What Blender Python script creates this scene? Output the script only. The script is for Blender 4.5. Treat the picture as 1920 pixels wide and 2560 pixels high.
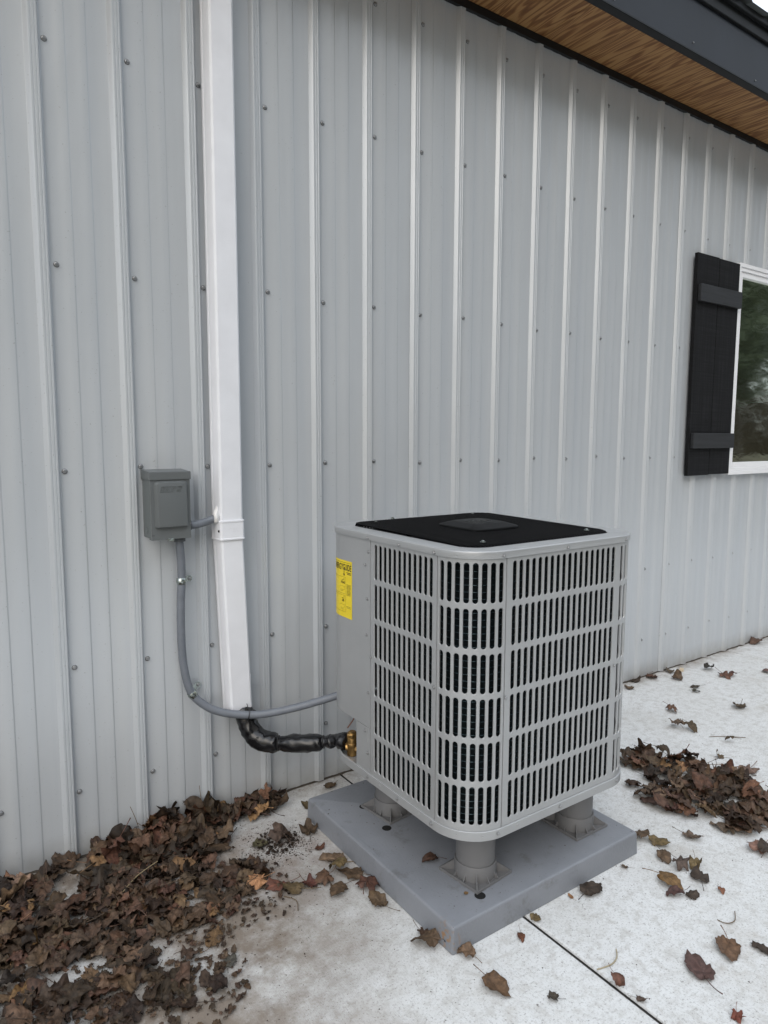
import bpy, bmesh, math, random
from mathutils import Vector, Matrix, noise
PI = math.pi
S = bpy.context.scene
for o in list(bpy.data.objects): bpy.data.objects.remove(o)
COL = S.collection
rnd = random.Random(7)

# ------------------------------------------------------------ camera
F, PITCH, YAW, ROLL = 1718.2, math.radians(-6.2138), math.radians(34.7544), math.radians(0.1495)
CAM = Vector((-0.3988, -2.2917, 1.3644))
fw = Vector((math.sin(YAW)*math.cos(PITCH), math.cos(YAW)*math.cos(PITCH), math.sin(PITCH)))
r0 = fw.cross(Vector((0, 0, 1))).normalized(); u0 = r0.cross(fw)
rt = math.cos(ROLL)*r0 + math.sin(ROLL)*u0; up = -math.sin(ROLL)*r0 + math.cos(ROLL)*u0
cd = bpy.data.cameras.new('camera'); cam = bpy.data.objects.new('camera', cd); COL.objects.link(cam)
M4 = Matrix((rt, up, -fw)).transposed().to_4x4(); M4.translation = CAM
cam.matrix_world = M4
cd.sensor_fit = 'HORIZONTAL'; cd.sensor_width = 36; cd.lens = 36*F/1920
cd.clip_start = 0.02; cd.clip_end = 2000
S.camera = cam
S.render.resolution_x, S.render.resolution_y = 768, 1024

# ------------------------------------------------------------ sky, sun, exposure
SUN_EL, SUN_AZ = math.radians(35), math.radians(222)     # azimuth clockwise from +y
W = bpy.data.worlds.new('World'); S.world = W; W.use_nodes = True
nt = W.node_tree; bg = nt.nodes['Background']
sky = nt.nodes.new('ShaderNodeTexSky'); sky.sky_type = 'NISHITA'; sky.sun_disc = False
sky.sun_elevation = SUN_EL; sky.sun_rotation = SUN_AZ
sky.air_density = 1.0; sky.dust_density = 3.0; sky.ozone_density = 1.0
# thin overcast over the blue: luminance rises from horizon to zenith
tcw = nt.nodes.new('ShaderNodeTexCoord'); sxw = nt.nodes.new('ShaderNodeSeparateXYZ'); nt.links.new(tcw.outputs['Generated'], sxw.inputs[0])
mrw = nt.nodes.new('ShaderNodeMapRange'); mrw.inputs[1].default_value = 0; mrw.inputs[2].default_value = 1; mrw.inputs[3].default_value = 1.9; mrw.inputs[4].default_value = 11.5
nt.links.new(sxw.outputs[2], mrw.inputs[0])
vmw = nt.nodes.new('ShaderNodeVectorMath'); vmw.operation = 'SCALE'; vmw.inputs[0].default_value = (.90, .965, 1.04); nt.links.new(mrw.outputs[0], vmw.inputs['Scale'])
mxw = nt.nodes.new('ShaderNodeMixRGB'); mxw.inputs[0].default_value = .75; nt.links.new(sky.outputs[0], mxw.inputs[1]); nt.links.new(vmw.outputs[0], mxw.inputs[2])
nt.links.new(mxw.outputs[0], bg.inputs[0]); bg.inputs[1].default_value = 0.13
sl = bpy.data.lights.new('sun', 'SUN'); sl.energy = 0.5; sl.angle = math.radians(50); sl.color = (1, .95, .86)
so = bpy.data.objects.new('sun', sl); COL.objects.link(so)
sd = Vector((math.sin(SUN_AZ)*math.cos(SUN_EL), math.cos(SUN_AZ)*math.cos(SUN_EL), math.sin(SUN_EL)))
so.rotation_euler = sd.to_track_quat('Z', 'Y').to_euler(); so.location = sd*20
S.view_settings.view_transform = 'Standard'; S.view_settings.look = 'None'
S.view_settings.exposure = 0.88; S.view_settings.gamma = 1
S.view_settings.use_curve_mapping = False
S.render.engine = 'CYCLES'

# ------------------------------------------------------------ helpers
def tag(o, label=None, cat=None, group=None, kind=None):
    if label: o['label'] = label
    if cat: o['category'] = cat
    if group: o['group'] = group
    if kind: o['kind'] = kind
    return o
def thing(name, label, cat, loc=(0, 0, 0), group=None):
    o = bpy.data.objects.new(name, None); COL.objects.link(o); o.location = loc
    o.empty_display_size = .05
    return tag(o, label, cat, group)
def link(name, me, parent=None, loc=None):
    o = bpy.data.objects.new(name, me); COL.objects.link(o)
    if parent:
        o.parent = parent
        if loc is None:                      # geometry is in world coordinates
            p = Vector((0, 0, 0)); q = parent
            while q: p += Vector(q.location); q = q.parent
            o.location = -p
    if loc is not None: o.location = loc
    return o
class MB:
    def __init__(s): s.v = []; s.f = []; s.m = []; s.mi = 0
    def add(s, vs, fs):
        b = len(s.v); s.v += [tuple(v) for v in vs]
        s.f += [tuple(i+b for i in f) for f in fs]; s.m += [s.mi]*len(fs)
        return b
    def box(s, lo, hi, M=None):
        x0, y0, z0 = lo; x1, y1, z1 = hi
        v = [Vector(p) for p in ((x0,y0,z0),(x1,y0,z0),(x1,y1,z0),(x0,y1,z0),(x0,y0,z1),(x1,y0,z1),(x1,y1,z1),(x0,y1,z1))]
        if M: v = [M @ p for p in v]
        s.add(v, [(0,3,2,1),(4,5,6,7),(0,1,5,4),(1,2,6,5),(2,3,7,6),(3,0,4,7)])
    def hull2(s, a, b):                      # two quads (4 pts each), a behind, b in front
        s.add(list(a)+list(b), [(3,2,1,0),(4,5,6,7),(0,1,5,4),(1,2,6,5),(2,3,7,6),(3,0,4,7)])
    def rings(s, R, closed=True, cap0=False, cap1=False):
        n = len(R[0]); b = len(s.v)
        for r in R: s.v += [tuple(p) for p in r]
        k = n if closed else n-1
        fs = []
        for j in range(len(R)-1):
            for i in range(k):
                i2 = (i+1) % n
                fs.append((b+j*n+i, b+j*n+i2, b+(j+1)*n+i2, b+(j+1)*n+i))
        if cap0: fs.append(tuple(b+i for i in reversed(range(n))))
        if cap1: fs.append(tuple(b+(len(R)-1)*n+i for i in range(n)))
        s.f += fs; s.m += [s.mi]*len(fs)
    def lathe(s, prof, c, axis='z', n=24, M=None):
        R = []
        for r, h in prof:
            ring = []
            for i in range(n):
                a = 2*PI*i/n
                p = Vector((r*math.cos(a), r*math.sin(a), h))
                if M: p = M @ p
                ring.append(p+Vector(c))
            R.append(ring)
        s.rings(R, True, prof[0][0] > 1e-6, prof[-1][0] > 1e-6)
    def tube(s, pts, rad, n=12, caps=True, ridge=None):
        pts = [Vector(p) for p in pts]; R = []
        T = (pts[1]-pts[0]).normalized()
        a = Vector((0, 0, 1)) if abs(T.z) < .9 else Vector((1, 0, 0))
        N = (a - T*a.dot(T)).normalized()
        for i, p in enumerate(pts):
            t = (pts[min(i+1, len(pts)-1)]-pts[max(i-1, 0)]).normalized()
            N = (N - t*N.dot(t)).normalized(); B = t.cross(N)
            r = rad[i] if isinstance(rad, (list, tuple)) else rad
            R.append([p + (N*math.cos(2*PI*k/n)+B*math.sin(2*PI*k/n))*r for k in range(n)])
        s.rings(R, True, caps, caps)
    def obj(s, name, mats, parent=None, smooth=None, loc=None, bevel=None):
        me = bpy.data.meshes.new(name); me.from_pydata(s.v, [], s.f)
        if not isinstance(mats, (list, tuple)): mats = [mats]
        for m in mats: me.materials.append(m)
        if len(mats) > 1: me.polygons.foreach_set('material_index', s.m)
        bm = bmesh.new(); bm.from_mesh(me)
        bmesh.ops.recalc_face_normals(bm, faces=bm.faces); bm.to_mesh(me); bm.free()
        if smooth is not None:
            me.polygons.foreach_set('use_smooth', [True]*len(me.polygons))
            me.set_sharp_from_angle(angle=math.radians(smooth))
        o = link(name, me, parent, loc)
        if bevel:
            md = o.modifiers.new('bevel', 'BEVEL'); md.width = bevel; md.segments = 2
            md.limit_method = 'ANGLE'; md.angle_limit = math.radians(35); md.harden_normals = False
        return o
def spline(P, m=8):
    P = [Vector(p) for p in P]; out = []
    for i in range(len(P)-1):
        a = P[max(i-1, 0)]; b = P[i]; c = P[i+1]; d = P[min(i+2, len(P)-1)]
        for k in range(m):
            t = k/m
            out.append(.5*((2*b)+(c-a)*t+(2*a-5*b+4*c-d)*t*t+(-a+3*b-3*c+d)*t**3))
    return out+[P[-1]]

# ------------------------------------------------------------ materials
def mat(name, col, rough=.5, metal=0.0, var=0.0, vscale=6.0, bump=0.0, bscale=200.0, spec=.5, stretch=(1, 1, 1), dirt=None, coat=0.0, rvar=0.0):
    m = bpy.data.materials.new(name); m.use_nodes = True; n = m.node_tree; b = n.nodes['Principled BSDF']
    b.inputs['Base Color'].default_value = (*col, 1); b.inputs['Roughness'].default_value = rough
    b.inputs['Metallic'].default_value = metal; b.inputs['Specular IOR Level'].default_value = spec
    b.inputs['Coat Weight'].default_value = coat
    tc = n.nodes.new('ShaderNodeNewGeometry'); mp = n.nodes.new('ShaderNodeMapping'); mp.inputs['Scale'].default_value = stretch
    n.links.new(tc.outputs['Position'], mp.inputs['Vector'])
    last = None
    if var:
        t = n.nodes.new('ShaderNodeTexNoise'); t.inputs['Scale'].default_value = vscale; t.inputs['Detail'].default_value = 6
        n.links.new(mp.outputs[0], t.inputs[0])
        r = n.nodes.new('ShaderNodeValToRGB')
        r.color_ramp.elements[0].position = .3; r.color_ramp.elements[1].position = .7
        r.color_ramp.elements[0].color = (*[c*(1-var) for c in col], 1); r.color_ramp.elements[1].color = (*[min(1, c*(1+var)) for c in col], 1)
        n.links.new(t.outputs[0], r.inputs[0]); n.links.new(r.outputs[0], b.inputs['Base Color']); last = r.outputs[0]
    if rvar:
        t = n.nodes.new('ShaderNodeTexNoise'); t.inputs['Scale'].default_value = vscale*2.3; t.inputs['Detail'].default_value = 4
        n.links.new(mp.outputs[0], t.inputs[0])
        q = n.nodes.new('ShaderNodeMapRange'); q.inputs[1].default_value = .3; q.inputs[2].default_value = .7
        q.inputs[3].default_value = rough-rvar; q.inputs[4].default_value = rough+rvar
        n.links.new(t.outputs[0], q.inputs[0]); n.links.new(q.outputs[0], b.inputs['Roughness'])
    if dirt:
        dc, sc, lo, hi = dirt
        t = n.nodes.new('ShaderNodeTexNoise'); t.inputs['Scale'].default_value = sc; t.inputs['Detail'].default_value = 8; t.inputs['Roughness'].default_value = .7
        n.links.new(tc.outputs['Position'], t.inputs[0])
        q = n.nodes.new('ShaderNodeMapRange'); q.inputs[1].default_value = lo; q.inputs[2].default_value = hi
        n.links.new(t.outputs[0], q.inputs[0])
        x = n.nodes.new('ShaderNodeMixRGB'); n.links.new(q.outputs[0], x.inputs[0])
        if last: n.links.new(last, x.inputs[1])
        else: x.inputs[1].default_value = (*col, 1)
        x.inputs[2].default_value = (*dc, 1); n.links.new(x.outputs[0], b.inputs['Base Color'])
    if bump:
        t = n.nodes.new('ShaderNodeTexNoise'); t.inputs['Scale'].default_value = bscale; t.inputs['Detail'].default_value = 3
        n.links.new(mp.outputs[0], t.inputs[0])
        q = n.nodes.new('ShaderNodeBump'); q.inputs['Strength'].default_value = bump; q.inputs['Distance'].default_value = .002
        n.links.new(t.outputs[0], q.inputs['Height']); n.links.new(q.outputs[0], b.inputs['Normal'])
    return m
def nodes(m): return m.node_tree, m.node_tree.nodes['Principled BSDF']

def siding_material():
    m = bpy.data.materials.new('painted_steel_siding'); m.use_nodes = True; n, b = nodes(m)
    N, L = n.nodes.new, n.links.new
    g = N('ShaderNodeNewGeometry')
    a = N('ShaderNodeTexNoise'); a.inputs['Scale'].default_value = 1.3; a.inputs['Detail'].default_value = 3
    mp = N('ShaderNodeMapping'); mp.inputs['Scale'].default_value = (9, 1, .35); L(g.outputs['Position'], mp.inputs[0]); L(mp.outputs[0], a.inputs[0])
    r = N('ShaderNodeValToRGB'); r.color_ramp.elements[0].position = .3; r.color_ramp.elements[1].position = .75
    r.color_ramp.elements[0].color = (.455, .483, .512, 1); r.color_ramp.elements[1].color = (.515, .535, .55, 1)
    L(a.outputs[0], r.inputs[0])
    s = N('ShaderNodeTexNoise'); s.inputs['Scale'].default_value = 160; s.inputs['Detail'].default_value = 2; L(g.outputs['Position'], s.inputs[0])
    q = N('ShaderNodeMapRange'); q.inputs[1].default_value = .70; q.inputs[2].default_value = .76; q.inputs[4].default_value = .55; L(s.outputs[0], q.inputs[0])
    x = N('ShaderNodeMixRGB'); L(q.outputs[0], x.inputs[0]); L(r.outputs[0], x.inputs[1]); x.inputs[2].default_value = (.2, .2, .19, 1)
    # splash dirt within a hand of the ground
    sp = N('ShaderNodeSeparateXYZ'); L(g.outputs['Position'], sp.inputs[0])
    z = N('ShaderNodeMapRange'); z.inputs[1].default_value = .10; z.inputs[2].default_value = 0.0; z.inputs[4].default_value = .8; L(sp.outputs[2], z.inputs[0])
    dn = N('ShaderNodeTexNoise'); dn.inputs['Scale'].default_value = 18; dn.inputs['Detail'].default_value = 8; L(g.outputs['Position'], dn.inputs[0])
    dm = N('ShaderNodeMath'); dm.operation = 'MULTIPLY'; L(z.outputs[0], dm.inputs[0]); L(dn.outputs[0], dm.inputs[1])
    x2 = N('ShaderNodeMixRGB'); L(dm.outputs[0], x2.inputs[0]); L(x.outputs[0], x2.inputs[1]); x2.inputs[2].default_value = (.2, .17, .13, 1)
    L(x2.outputs[0], b.inputs['Base Color'])
    b.inputs['Roughness'].default_value = .30; b.inputs['Specular IOR Level'].default_value = .55; b.inputs['Metallic'].default_value = .14
    oc = N('ShaderNodeTexNoise'); oc.inputs['Scale'].default_value = 2.2; oc.inputs['Detail'].default_value = 2
    mo = N('ShaderNodeMapping'); mo.inputs['Scale'].default_value = (2.2, 1, .8); L(g.outputs['Position'], mo.inputs[0]); L(mo.outputs[0], oc.inputs[0])
    b1 = N('ShaderNodeBump'); b1.inputs['Strength'].default_value = .4; b1.inputs['Distance'].default_value = .02; L(oc.outputs[0], b1.inputs['Height'])
    fn = N('ShaderNodeTexNoise'); fn.inputs['Scale'].default_value = 420; L(g.outputs['Position'], fn.inputs[0])
    b2 = N('ShaderNodeBump'); b2.inputs['Strength'].default_value = .12; b2.inputs['Distance'].default_value = .0006; L(fn.outputs[0], b2.inputs['Height']); L(b1.outputs[0], b2.inputs['Normal'])
    L(b2.outputs[0], b.inputs['Normal'])
    return m

def concrete_material():
    m = bpy.data.materials.new('broomed_concrete'); m.use_nodes = True; n, b = nodes(m)
    N, L = n.nodes.new, n.links.new
    g = N('ShaderNodeNewGeometry'); P = g.outputs['Position']
    def nz(sc, det=6, rough=.6, vec=P):
        t = N('ShaderNodeTexNoise'); t.inputs['Scale'].default_value = sc; t.inputs['Detail'].default_value = det; t.inputs['Roughness'].default_value = rough; L(vec, t.inputs[0]); return t.outputs[0]
    def mr(x, a, c, lo=0., hi=1.):
        q = N('ShaderNodeMapRange'); q.inputs[1].default_value = a; q.inputs[2].default_value = c; q.inputs[3].default_value = lo; q.inputs[4].default_value = hi; L(x, q.inputs[0]); return q.outputs[0]
    def mix(f, a, c):
        x = N('ShaderNodeMixRGB'); L(f, x.inputs[0])
        if isinstance(a, tuple): x.inputs[1].default_value = (*a, 1)
        else: L(a, x.inputs[1])
        x.inputs[2].default_value = (*c, 1); return x.outputs[0]
    def mul(a, c):
        x = N('ShaderNodeMath'); x.operation = 'MULTIPLY'; L(a, x.inputs[0])
        if isinstance(c, float): x.inputs[1].default_value = c
        else: L(c, x.inputs[1])
        return x.outputs[0]
    base = mix(mr(nz(3.5, 8, .65), .35, .7), (.64, .645, .64), (.57, .57, .555))
    base = mix(mul(mr(nz(28, 8, .75), .48, .66), .75), base, (.42, .405, .38))
    base = mix(mul(mr(nz(150, 5, .8), .54, .64), .9), base, (.27, .262, .25))
    base = mix(mul(mr(nz(70, 6, .8), .615, .66), .9), base, (.13, .118, .105))
    # leaf tannin stains plus painted lower-left dimness: around the heap (x<.6,y>-1) and light ones elsewhere
    def blob(cx, cy, r0, r1):
        v = N('ShaderNodeVectorMath'); v.operation = 'DISTANCE'; L(P, v.inputs[0]); v.inputs[1].default_value = (cx, cy, 0); return mr(v.outputs['Value'], r1, r0)
    st = mul(blob(-.08, -.52, .48, .85), mr(nz(4.5, 9, .70), .33, .56))
    base = mix(mul(st, .88), base, (.150, .112, .080))
    st = mul(blob(.28, -.85, .15, .55), mr(nz(5, 9, .72), .42, .60))
    base = mix(mul(st, .5), base, (.24, .20, .16))
    st = mul(blob(.54, -.38, .12, .32), mr(nz(8, 9, .7), .38, .6))
    base = mix(mul(st, .65), base, (.20, .15, .12))
    base = mix(mul(mr(nz(1.7, 9, .75), .56, .70), .45), base, (.33, .28, .22))
    sx = N('ShaderNodeSeparateXYZ'); L(P, sx.inputs[0])
    base = mix(mul(mr(sx.outputs[1], -.10, 0.0), mr(nz(9, 8, .7), .35, .6)), base, (.20, .165, .13))
    L(base, b.inputs['Base Color']); b.inputs['Roughness'].default_value = .88; b.inputs['Specular IOR Level'].default_value = .25
    mp = N('ShaderNodeMapping'); mp.inputs['Rotation'].default_value = (0, 0, .06); mp.inputs['Scale'].default_value = (1, .05, 1); L(P, mp.inputs[0])
    br = nz(330, 2, .5, mp.outputs[0]); ft = nz(260, 4, .7)
    a = N('ShaderNodeMath'); a.operation = 'ADD'; L(mul(br, .7), a.inputs[0]); L(ft, a.inputs[1])
    bp = N('ShaderNodeBump'); bp.inputs['Strength'].default_value = .55; bp.inputs['Distance'].default_value = .0022; L(a.outputs[0], bp.inputs['Height']); L(bp.outputs[0], b.inputs['Normal'])
    return m

def plywood_material():
    m = bpy.data.materials.new('stained_plywood'); m.use_nodes = True; n, b = nodes(m)
    N, L = n.nodes.new, n.links.new
    g = N('ShaderNodeNewGeometry')
    mp = N('ShaderNodeMapping'); mp.inputs['Scale'].default_value = (8, .9, 8); mp.inputs['Rotation'].default_value = (0, 0, .09); L(g.outputs['Position'], mp.inputs[0])
    t = N('ShaderNodeTexNoise'); t.inputs['Scale'].default_value = 1.5; t.inputs['Detail'].default_value = 2.5; t.inputs['Distortion'].default_value = .35; L(mp.outputs[0], t.inputs[0])
    k = N('ShaderNodeMath'); k.operation = 'MULTIPLY'; k.inputs[1].default_value = 68; L(t.outputs[0], k.inputs[0])
    s = N('ShaderNodeMath'); s.operation = 'SINE'; L(k.outputs[0], s.inputs[0])
    mf = N('ShaderNodeMapping'); mf.inputs['Scale'].default_value = (190, 5, 1); L(g.outputs['Position'], mf.inputs[0])
    f = N('ShaderNodeTexNoise'); f.inputs['Scale'].default_value = 1; f.inputs['Detail'].default_value = 5; L(mf.outputs[0], f.inputs[0])
    q = N('ShaderNodeMapRange'); q.inputs[1].default_value = .3; q.inputs[2].default_value = .7; q.inputs[3].default_value = -.55; q.inputs[4].default_value = .55; L(f.outputs[0], q.inputs[0])
    a = N('ShaderNodeMath'); a.operation = 'ADD'; L(s.outputs[0], a.inputs[0]); L(q.outputs[0], a.inputs[1])
    r = N('ShaderNodeValToRGB'); e = r.color_ramp.elements
    e[0].position = 0; e[0].color = (.13, .050, .013, 1); e[1].position = 1; e[1].color = (.36, .195, .072, 1)
    x = e.new(.42); x.color = (.22, .095, .028, 1); x = e.new(.62); x.color = (.31, .16, .056, 1)
    w = N('ShaderNodeMapRange'); w.inputs[1].default_value = -1.3; w.inputs[2].default_value = 1.3; L(a.outputs[0], w.inputs[0]); L(w.outputs[0], r.inputs[0])
    L(r.outputs[0], b.inputs['Base Color']); b.inputs['Roughness'].default_value = .6
    bp = N('ShaderNodeBump'); bp.inputs['Strength'].default_value = .3; bp.inputs['Distance'].default_value = .002; L(w.outputs[0], bp.inputs['Height']); L(bp.outputs[0], b.inputs['Normal'])
    return m

def charred_material():
    m = bpy.data.materials.new('black_stained_rough_board'); m.use_nodes = True; n, b = nodes(m)
    N, L = n.nodes.new, n.links.new
    g = N('ShaderNodeNewGeometry'); out = []
    for sc in ((60, 1, 3), (3, 1, 110)):
        mp = N('ShaderNodeMapping'); mp.inputs['Scale'].default_value = sc; L(g.outputs['Position'], mp.inputs[0])
        t = N('ShaderNodeTexNoise'); t.inputs['Scale'].default_value = 1; t.inputs['Detail'].default_value = 5; L(mp.outputs[0], t.inputs[0]); out.append(t.outputs[0])
    a = N('ShaderNodeMath'); a.operation = 'MULTIPLY'; L(out[0], a.inputs[0]); L(out[1], a.inputs[1])
    r = N('ShaderNodeValToRGB'); r.color_ramp.elements[0].position = .2; r.color_ramp.elements[0].color = (.003, .003, .0035, 1)
    r.color_ramp.elements[1].position = .5; r.color_ramp.elements[1].color = (.013, .013, .015, 1)
    L(a.outputs[0], r.inputs[0]); L(r.outputs[0], b.inputs['Base Color']); b.inputs['Roughness'].default_value = .75; b.inputs['Specular IOR Level'].default_value = .25
    bp = N('ShaderNodeBump'); bp.inputs['Strength'].default_value = .6; bp.inputs['Distance'].default_value = .003; L(a.outputs[0], bp.inputs['Height']); L(bp.outputs[0], b.inputs['Normal'])
    return m

def leaf_material():
    m = bpy.data.materials.new('dry_leaf'); m.use_nodes = True; n, b = nodes(m)
    N, L = n.nodes.new, n.links.new
    a = N('ShaderNodeAttribute'); a.attribute_name = 'tint'
    g = N('ShaderNodeNewGeometry')
    t = N('ShaderNodeTexNoise'); t.inputs['Scale'].default_value = 75; t.inputs['Detail'].default_value = 7; t.inputs['Roughness'].default_value = .7; L(g.outputs['Position'], t.inputs[0])
    q = N('ShaderNodeMapRange'); q.inputs[1].default_value = .3; q.inputs[2].default_value = .72; q.inputs[3].default_value = .45; q.inputs[4].default_value = 1.65; L(t.outputs[0], q.inputs[0])
    x = N('ShaderNodeVectorMath'); x.operation = 'SCALE'; L(a.outputs['Color'], x.inputs[0]); L(q.outputs[0], x.inputs['Scale'])
    L(x.outputs[0], b.inputs['Base Color']); b.inputs['Roughness'].default_value = .62; b.inputs['Specular IOR Level'].default_value = .3
    bp = N('ShaderNodeBump'); bp.inputs['Strength'].default_value = .5; bp.inputs['Distance'].default_value = .002; L(t.outputs[0], bp.inputs['Height']); L(bp.outputs[0], b.inputs['Normal'])
    return m

SIDING = siding_material(); CONC = concrete_material(); PLY = plywood_material(); CHAR = charred_material(); LEAF = leaf_material()
BLACKMETAL = mat('black_trim_metal', (.008, .009, .010), .5, var=.15, spec=.3)
FASCIA = mat('charcoal_fascia_metal', (.010, .013, .019), .45, spec=.35, var=.12, vscale=4, bump=.25, bscale=9)
ROOFM = mat('charcoal_roof_metal', (.10, .11, .11), .45, var=.15)
SCREWM = mat('zinc_screw', (.34, .345, .35), .33, .7)
RUBBER = mat('black_rubber', (.02, .02, .02), .7)
WVINYL = mat('white_vinyl', (.80, .80, .81), .35, var=.02)
DUCTM = mat('white_plastic_duct', (.74, .75, .785), .45, var=.03, vscale=14, bump=.15, bscale=900)
SEALM = mat('white_sealant', (.82, .81, .80), .5, bump=.4, bscale=150)
BOXM = mat('grey_painted_box', (.118, .128, .130), .42, var=.03, bump=.1, bscale=700)
BOXL = mat('grey_painted_box_side', (.125, .14, .14), .42, var=.03)
CONDUIT = mat('grey_pvc_conduit', (.15, .165, .19), .45, var=.08, vscale=30)
FITT = mat('dark_grey_fitting', (.09, .10, .11), .5)
ZINC = mat('zinc_plated_strap', (.38, .42, .40), .22, .95, var=.3, vscale=60)
WRAP = mat('black_vinyl_wrap', (.008, .008, .009), .22, var=.3, vscale=30, bump=.5, bscale=25)
BRASS = mat('brass_valve', (.42, .26, .10), .35, .9, var=.35, vscale=70)
COPPER = mat('copper_wire', (.20, .09, .06), .5, .4)
CASE = mat('silver_grey_powder_coat', (.375, .382, .386), .36, .32, var=.035, vscale=9, bump=.10, bscale=900, rvar=.05)
PANM = mat('silver_grey_base_pan', (.36, .366, .37), .40, .3, var=.05, vscale=12, bump=.10, bscale=900)
COIL = mat('dark_fin_block', (.0025, .005, .006), .7, .0, spec=.1)
TUBE = mat('coil_tube', (.035, .055, .062), .25, .8)
VOID = mat('dark_interior', (.004, .004, .004), .9)
GUARD = mat('black_coated_wire', (.0030, .0030, .0034), .55, spec=.10)
HUBM = mat('black_plastic_cap', (.006, .0065, .007), .6, bump=.1, bscale=600, spec=.2)
HUBL = mat('grey_cap_relief', (.03, .032, .032), .5, spec=.3)
YEL = mat('yellow_sticker', (.78, .60, .02), .45)
INK = mat('black_ink', (.012, .010, .008), .6)
RISER = mat('grey_plastic_riser', (.150, .149, .151), .5, var=.05, vscale=12)
def pad_material():
    m = mat('grey_plastic_pad', (.198, .208, .228), .46, var=.10, vscale=7, bump=.5, bscale=120, dirt=((.12, .12, .12), 9, .56, .72))
    n, b = nodes(m); N, L = n.nodes.new, n.links.new
    src = b.inputs['Base Color'].links[0].from_socket
    g = N('ShaderNodeNewGeometry'); v = N('ShaderNodeVectorMath'); v.operation = 'DISTANCE'; L(g.outputs['Position'], v.inputs[0]); v.inputs[1].default_value = (.712, -.985, .035)
    q = N('ShaderNodeMapRange'); q.inputs[1].default_value = .05; q.inputs[2].default_value = .01; L(v.outputs['Value'], q.inputs[0])
    t = N('ShaderNodeTexNoise'); t.inputs['Scale'].default_value = 70; t.inputs['Detail'].default_value = 6; L(g.outputs['Position'], t.inputs[0])
    w = N('ShaderNodeMapRange'); w.inputs[1].default_value = .5; w.inputs[2].default_value = .6; L(t.outputs[0], w.inputs[0])
    k = N('ShaderNodeMath'); k.operation = 'MULTIPLY'; L(q.outputs[0], k.inputs[0]); L(w.outputs[0], k.inputs[1])
    x = N('ShaderNodeMixRGB'); L(k.outputs[0], x.inputs[0]); L(src, x.inputs[1]); x.inputs[2].default_value = (.25, .15, .08, 1); L(x.outputs[0], b.inputs['Base Color'])
    return m
PADM = pad_material()
GRASS = mat('dormant_field', (.075, .062, .030), .95, var=.5, vscale=.6)
TREEM = mat('treeline_foliage', (.10, .12, .07), .9, var=.5, vscale=.9)
BARK = mat('grey_bark', (.09, .075, .06), .9)
TWIG = mat('dry_stem', (.13, .09, .05), .8)

# ============================================================ SETTING
mb = MB(); mb.box((-300, -300, -.9), (300, 300, -.13))
tag(mb.obj('ground', GRASS), kind='structure')
mb = MB(); mb.box((-1.95, -4.6, -.128), (9.72, .6, -.105))
patio = tag(mb.obj('pavement', mat('gravel_bed', (.02, .017, .014), .95, var=.4, vscale=60)), 'pale broomed concrete apron along the metal wall', kind='structure')
for (a, b_) in ((-1.94, .9745), (.9855, 3.880), (3.890, 6.79), (6.80, 9.7)):
    for (c, d) in ((-4.55, -2.304), (-2.296, .30)):
        m_ = MB(); m_.box((a, c, -.10), (b_, d, 0.0))
        m_.obj('concrete_slab', CONC, patio, bevel=.005)

m_ = MB()
for xj in (.98, 3.885, 6.795): m_.box((xj-.0045, -4.54, -.1), (xj+.0045, .29, -.0055))
m_.obj('joint_filler', mat('dark_joint', (.018, .015, .013), .95), patio)  # dark strip added in the gaps so the joints read dark
# ---- building
B = thing('metal_building', 'long metal-sided building with pale grey ribbed wall, plywood soffit and dark fascia', 'building')
WX0, WX1, WZ = -1.6, 9.37, 3.1
P9 = .2286
WIN = (3.73, 4.90, 1.14, 2.40)
def profile(i0, n, lap):
    """x,y outline of a panel covering ribs i0..i0+n (rib feet right of each field)"""
    pts = []
    for i in range(i0, i0+n):
        x = i*P9
        # major rib then two minor ribs in the field that follows it
        pts += [(x-.0575, 0), (x-.0560, -.0006), (x-.0455, -.0128), (x-.0442, -.0138), (x-.0395, -.0142), (x-.0382, -.0133), (x-.0355, -.0133), (x-.0342, -.0148), (x-.0290, -.0150), (x-.0278, -.0140), (x-.0262, -.0140), (x-.0250, -.0152), (x-.0215, -.0150), (x-.0205, -.0142), (x-.0165, -.001), (x-.0145, 0)]
        for cx in (x+.042, x+.1015):
            pts += [(cx-.0155, 0), (cx-.0095, -.0019), (cx+.0085, -.0019), (cx+.0125, 0)]
    pts.append(((i0+n)*P9-.0575-(.0 if not lap else 0), 0))
    return pts
ROWS = [.228, .630, 1.262, 1.867, 2.4975, 2.976]
MEAS = {3: 1.262}
screw_me = None
def screw_mesh():
    m_ = MB()
    m_.mi = 1; m_.lathe([(.0082, -.001), (.0083, .0006), (.0077, .0014)], (0, 0, 0), n=14, M=Matrix.Rotation(PI/2, 3, 'X'))
    m_.mi = 0; m_.lathe([(.0072, .0005), (.0074, .002), (.0066, .003), (.0048, .0035)], (0, 0, 0), n=14, M=Matrix.Rotation(PI/2, 3, 'X'))
    m_.lathe([(.0046, .003), (.0046, .0072), (.0040, .0082)], (0, 0, 0), n=6, M=Matrix.Rotation(PI/2, 3, 'X'))
    o = m_.obj('screw_template', [SCREWM, RUBBER], smooth=40); me = o.data; bpy.data.objects.remove(o); return me
screw_me = screw_mesh()
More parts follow.
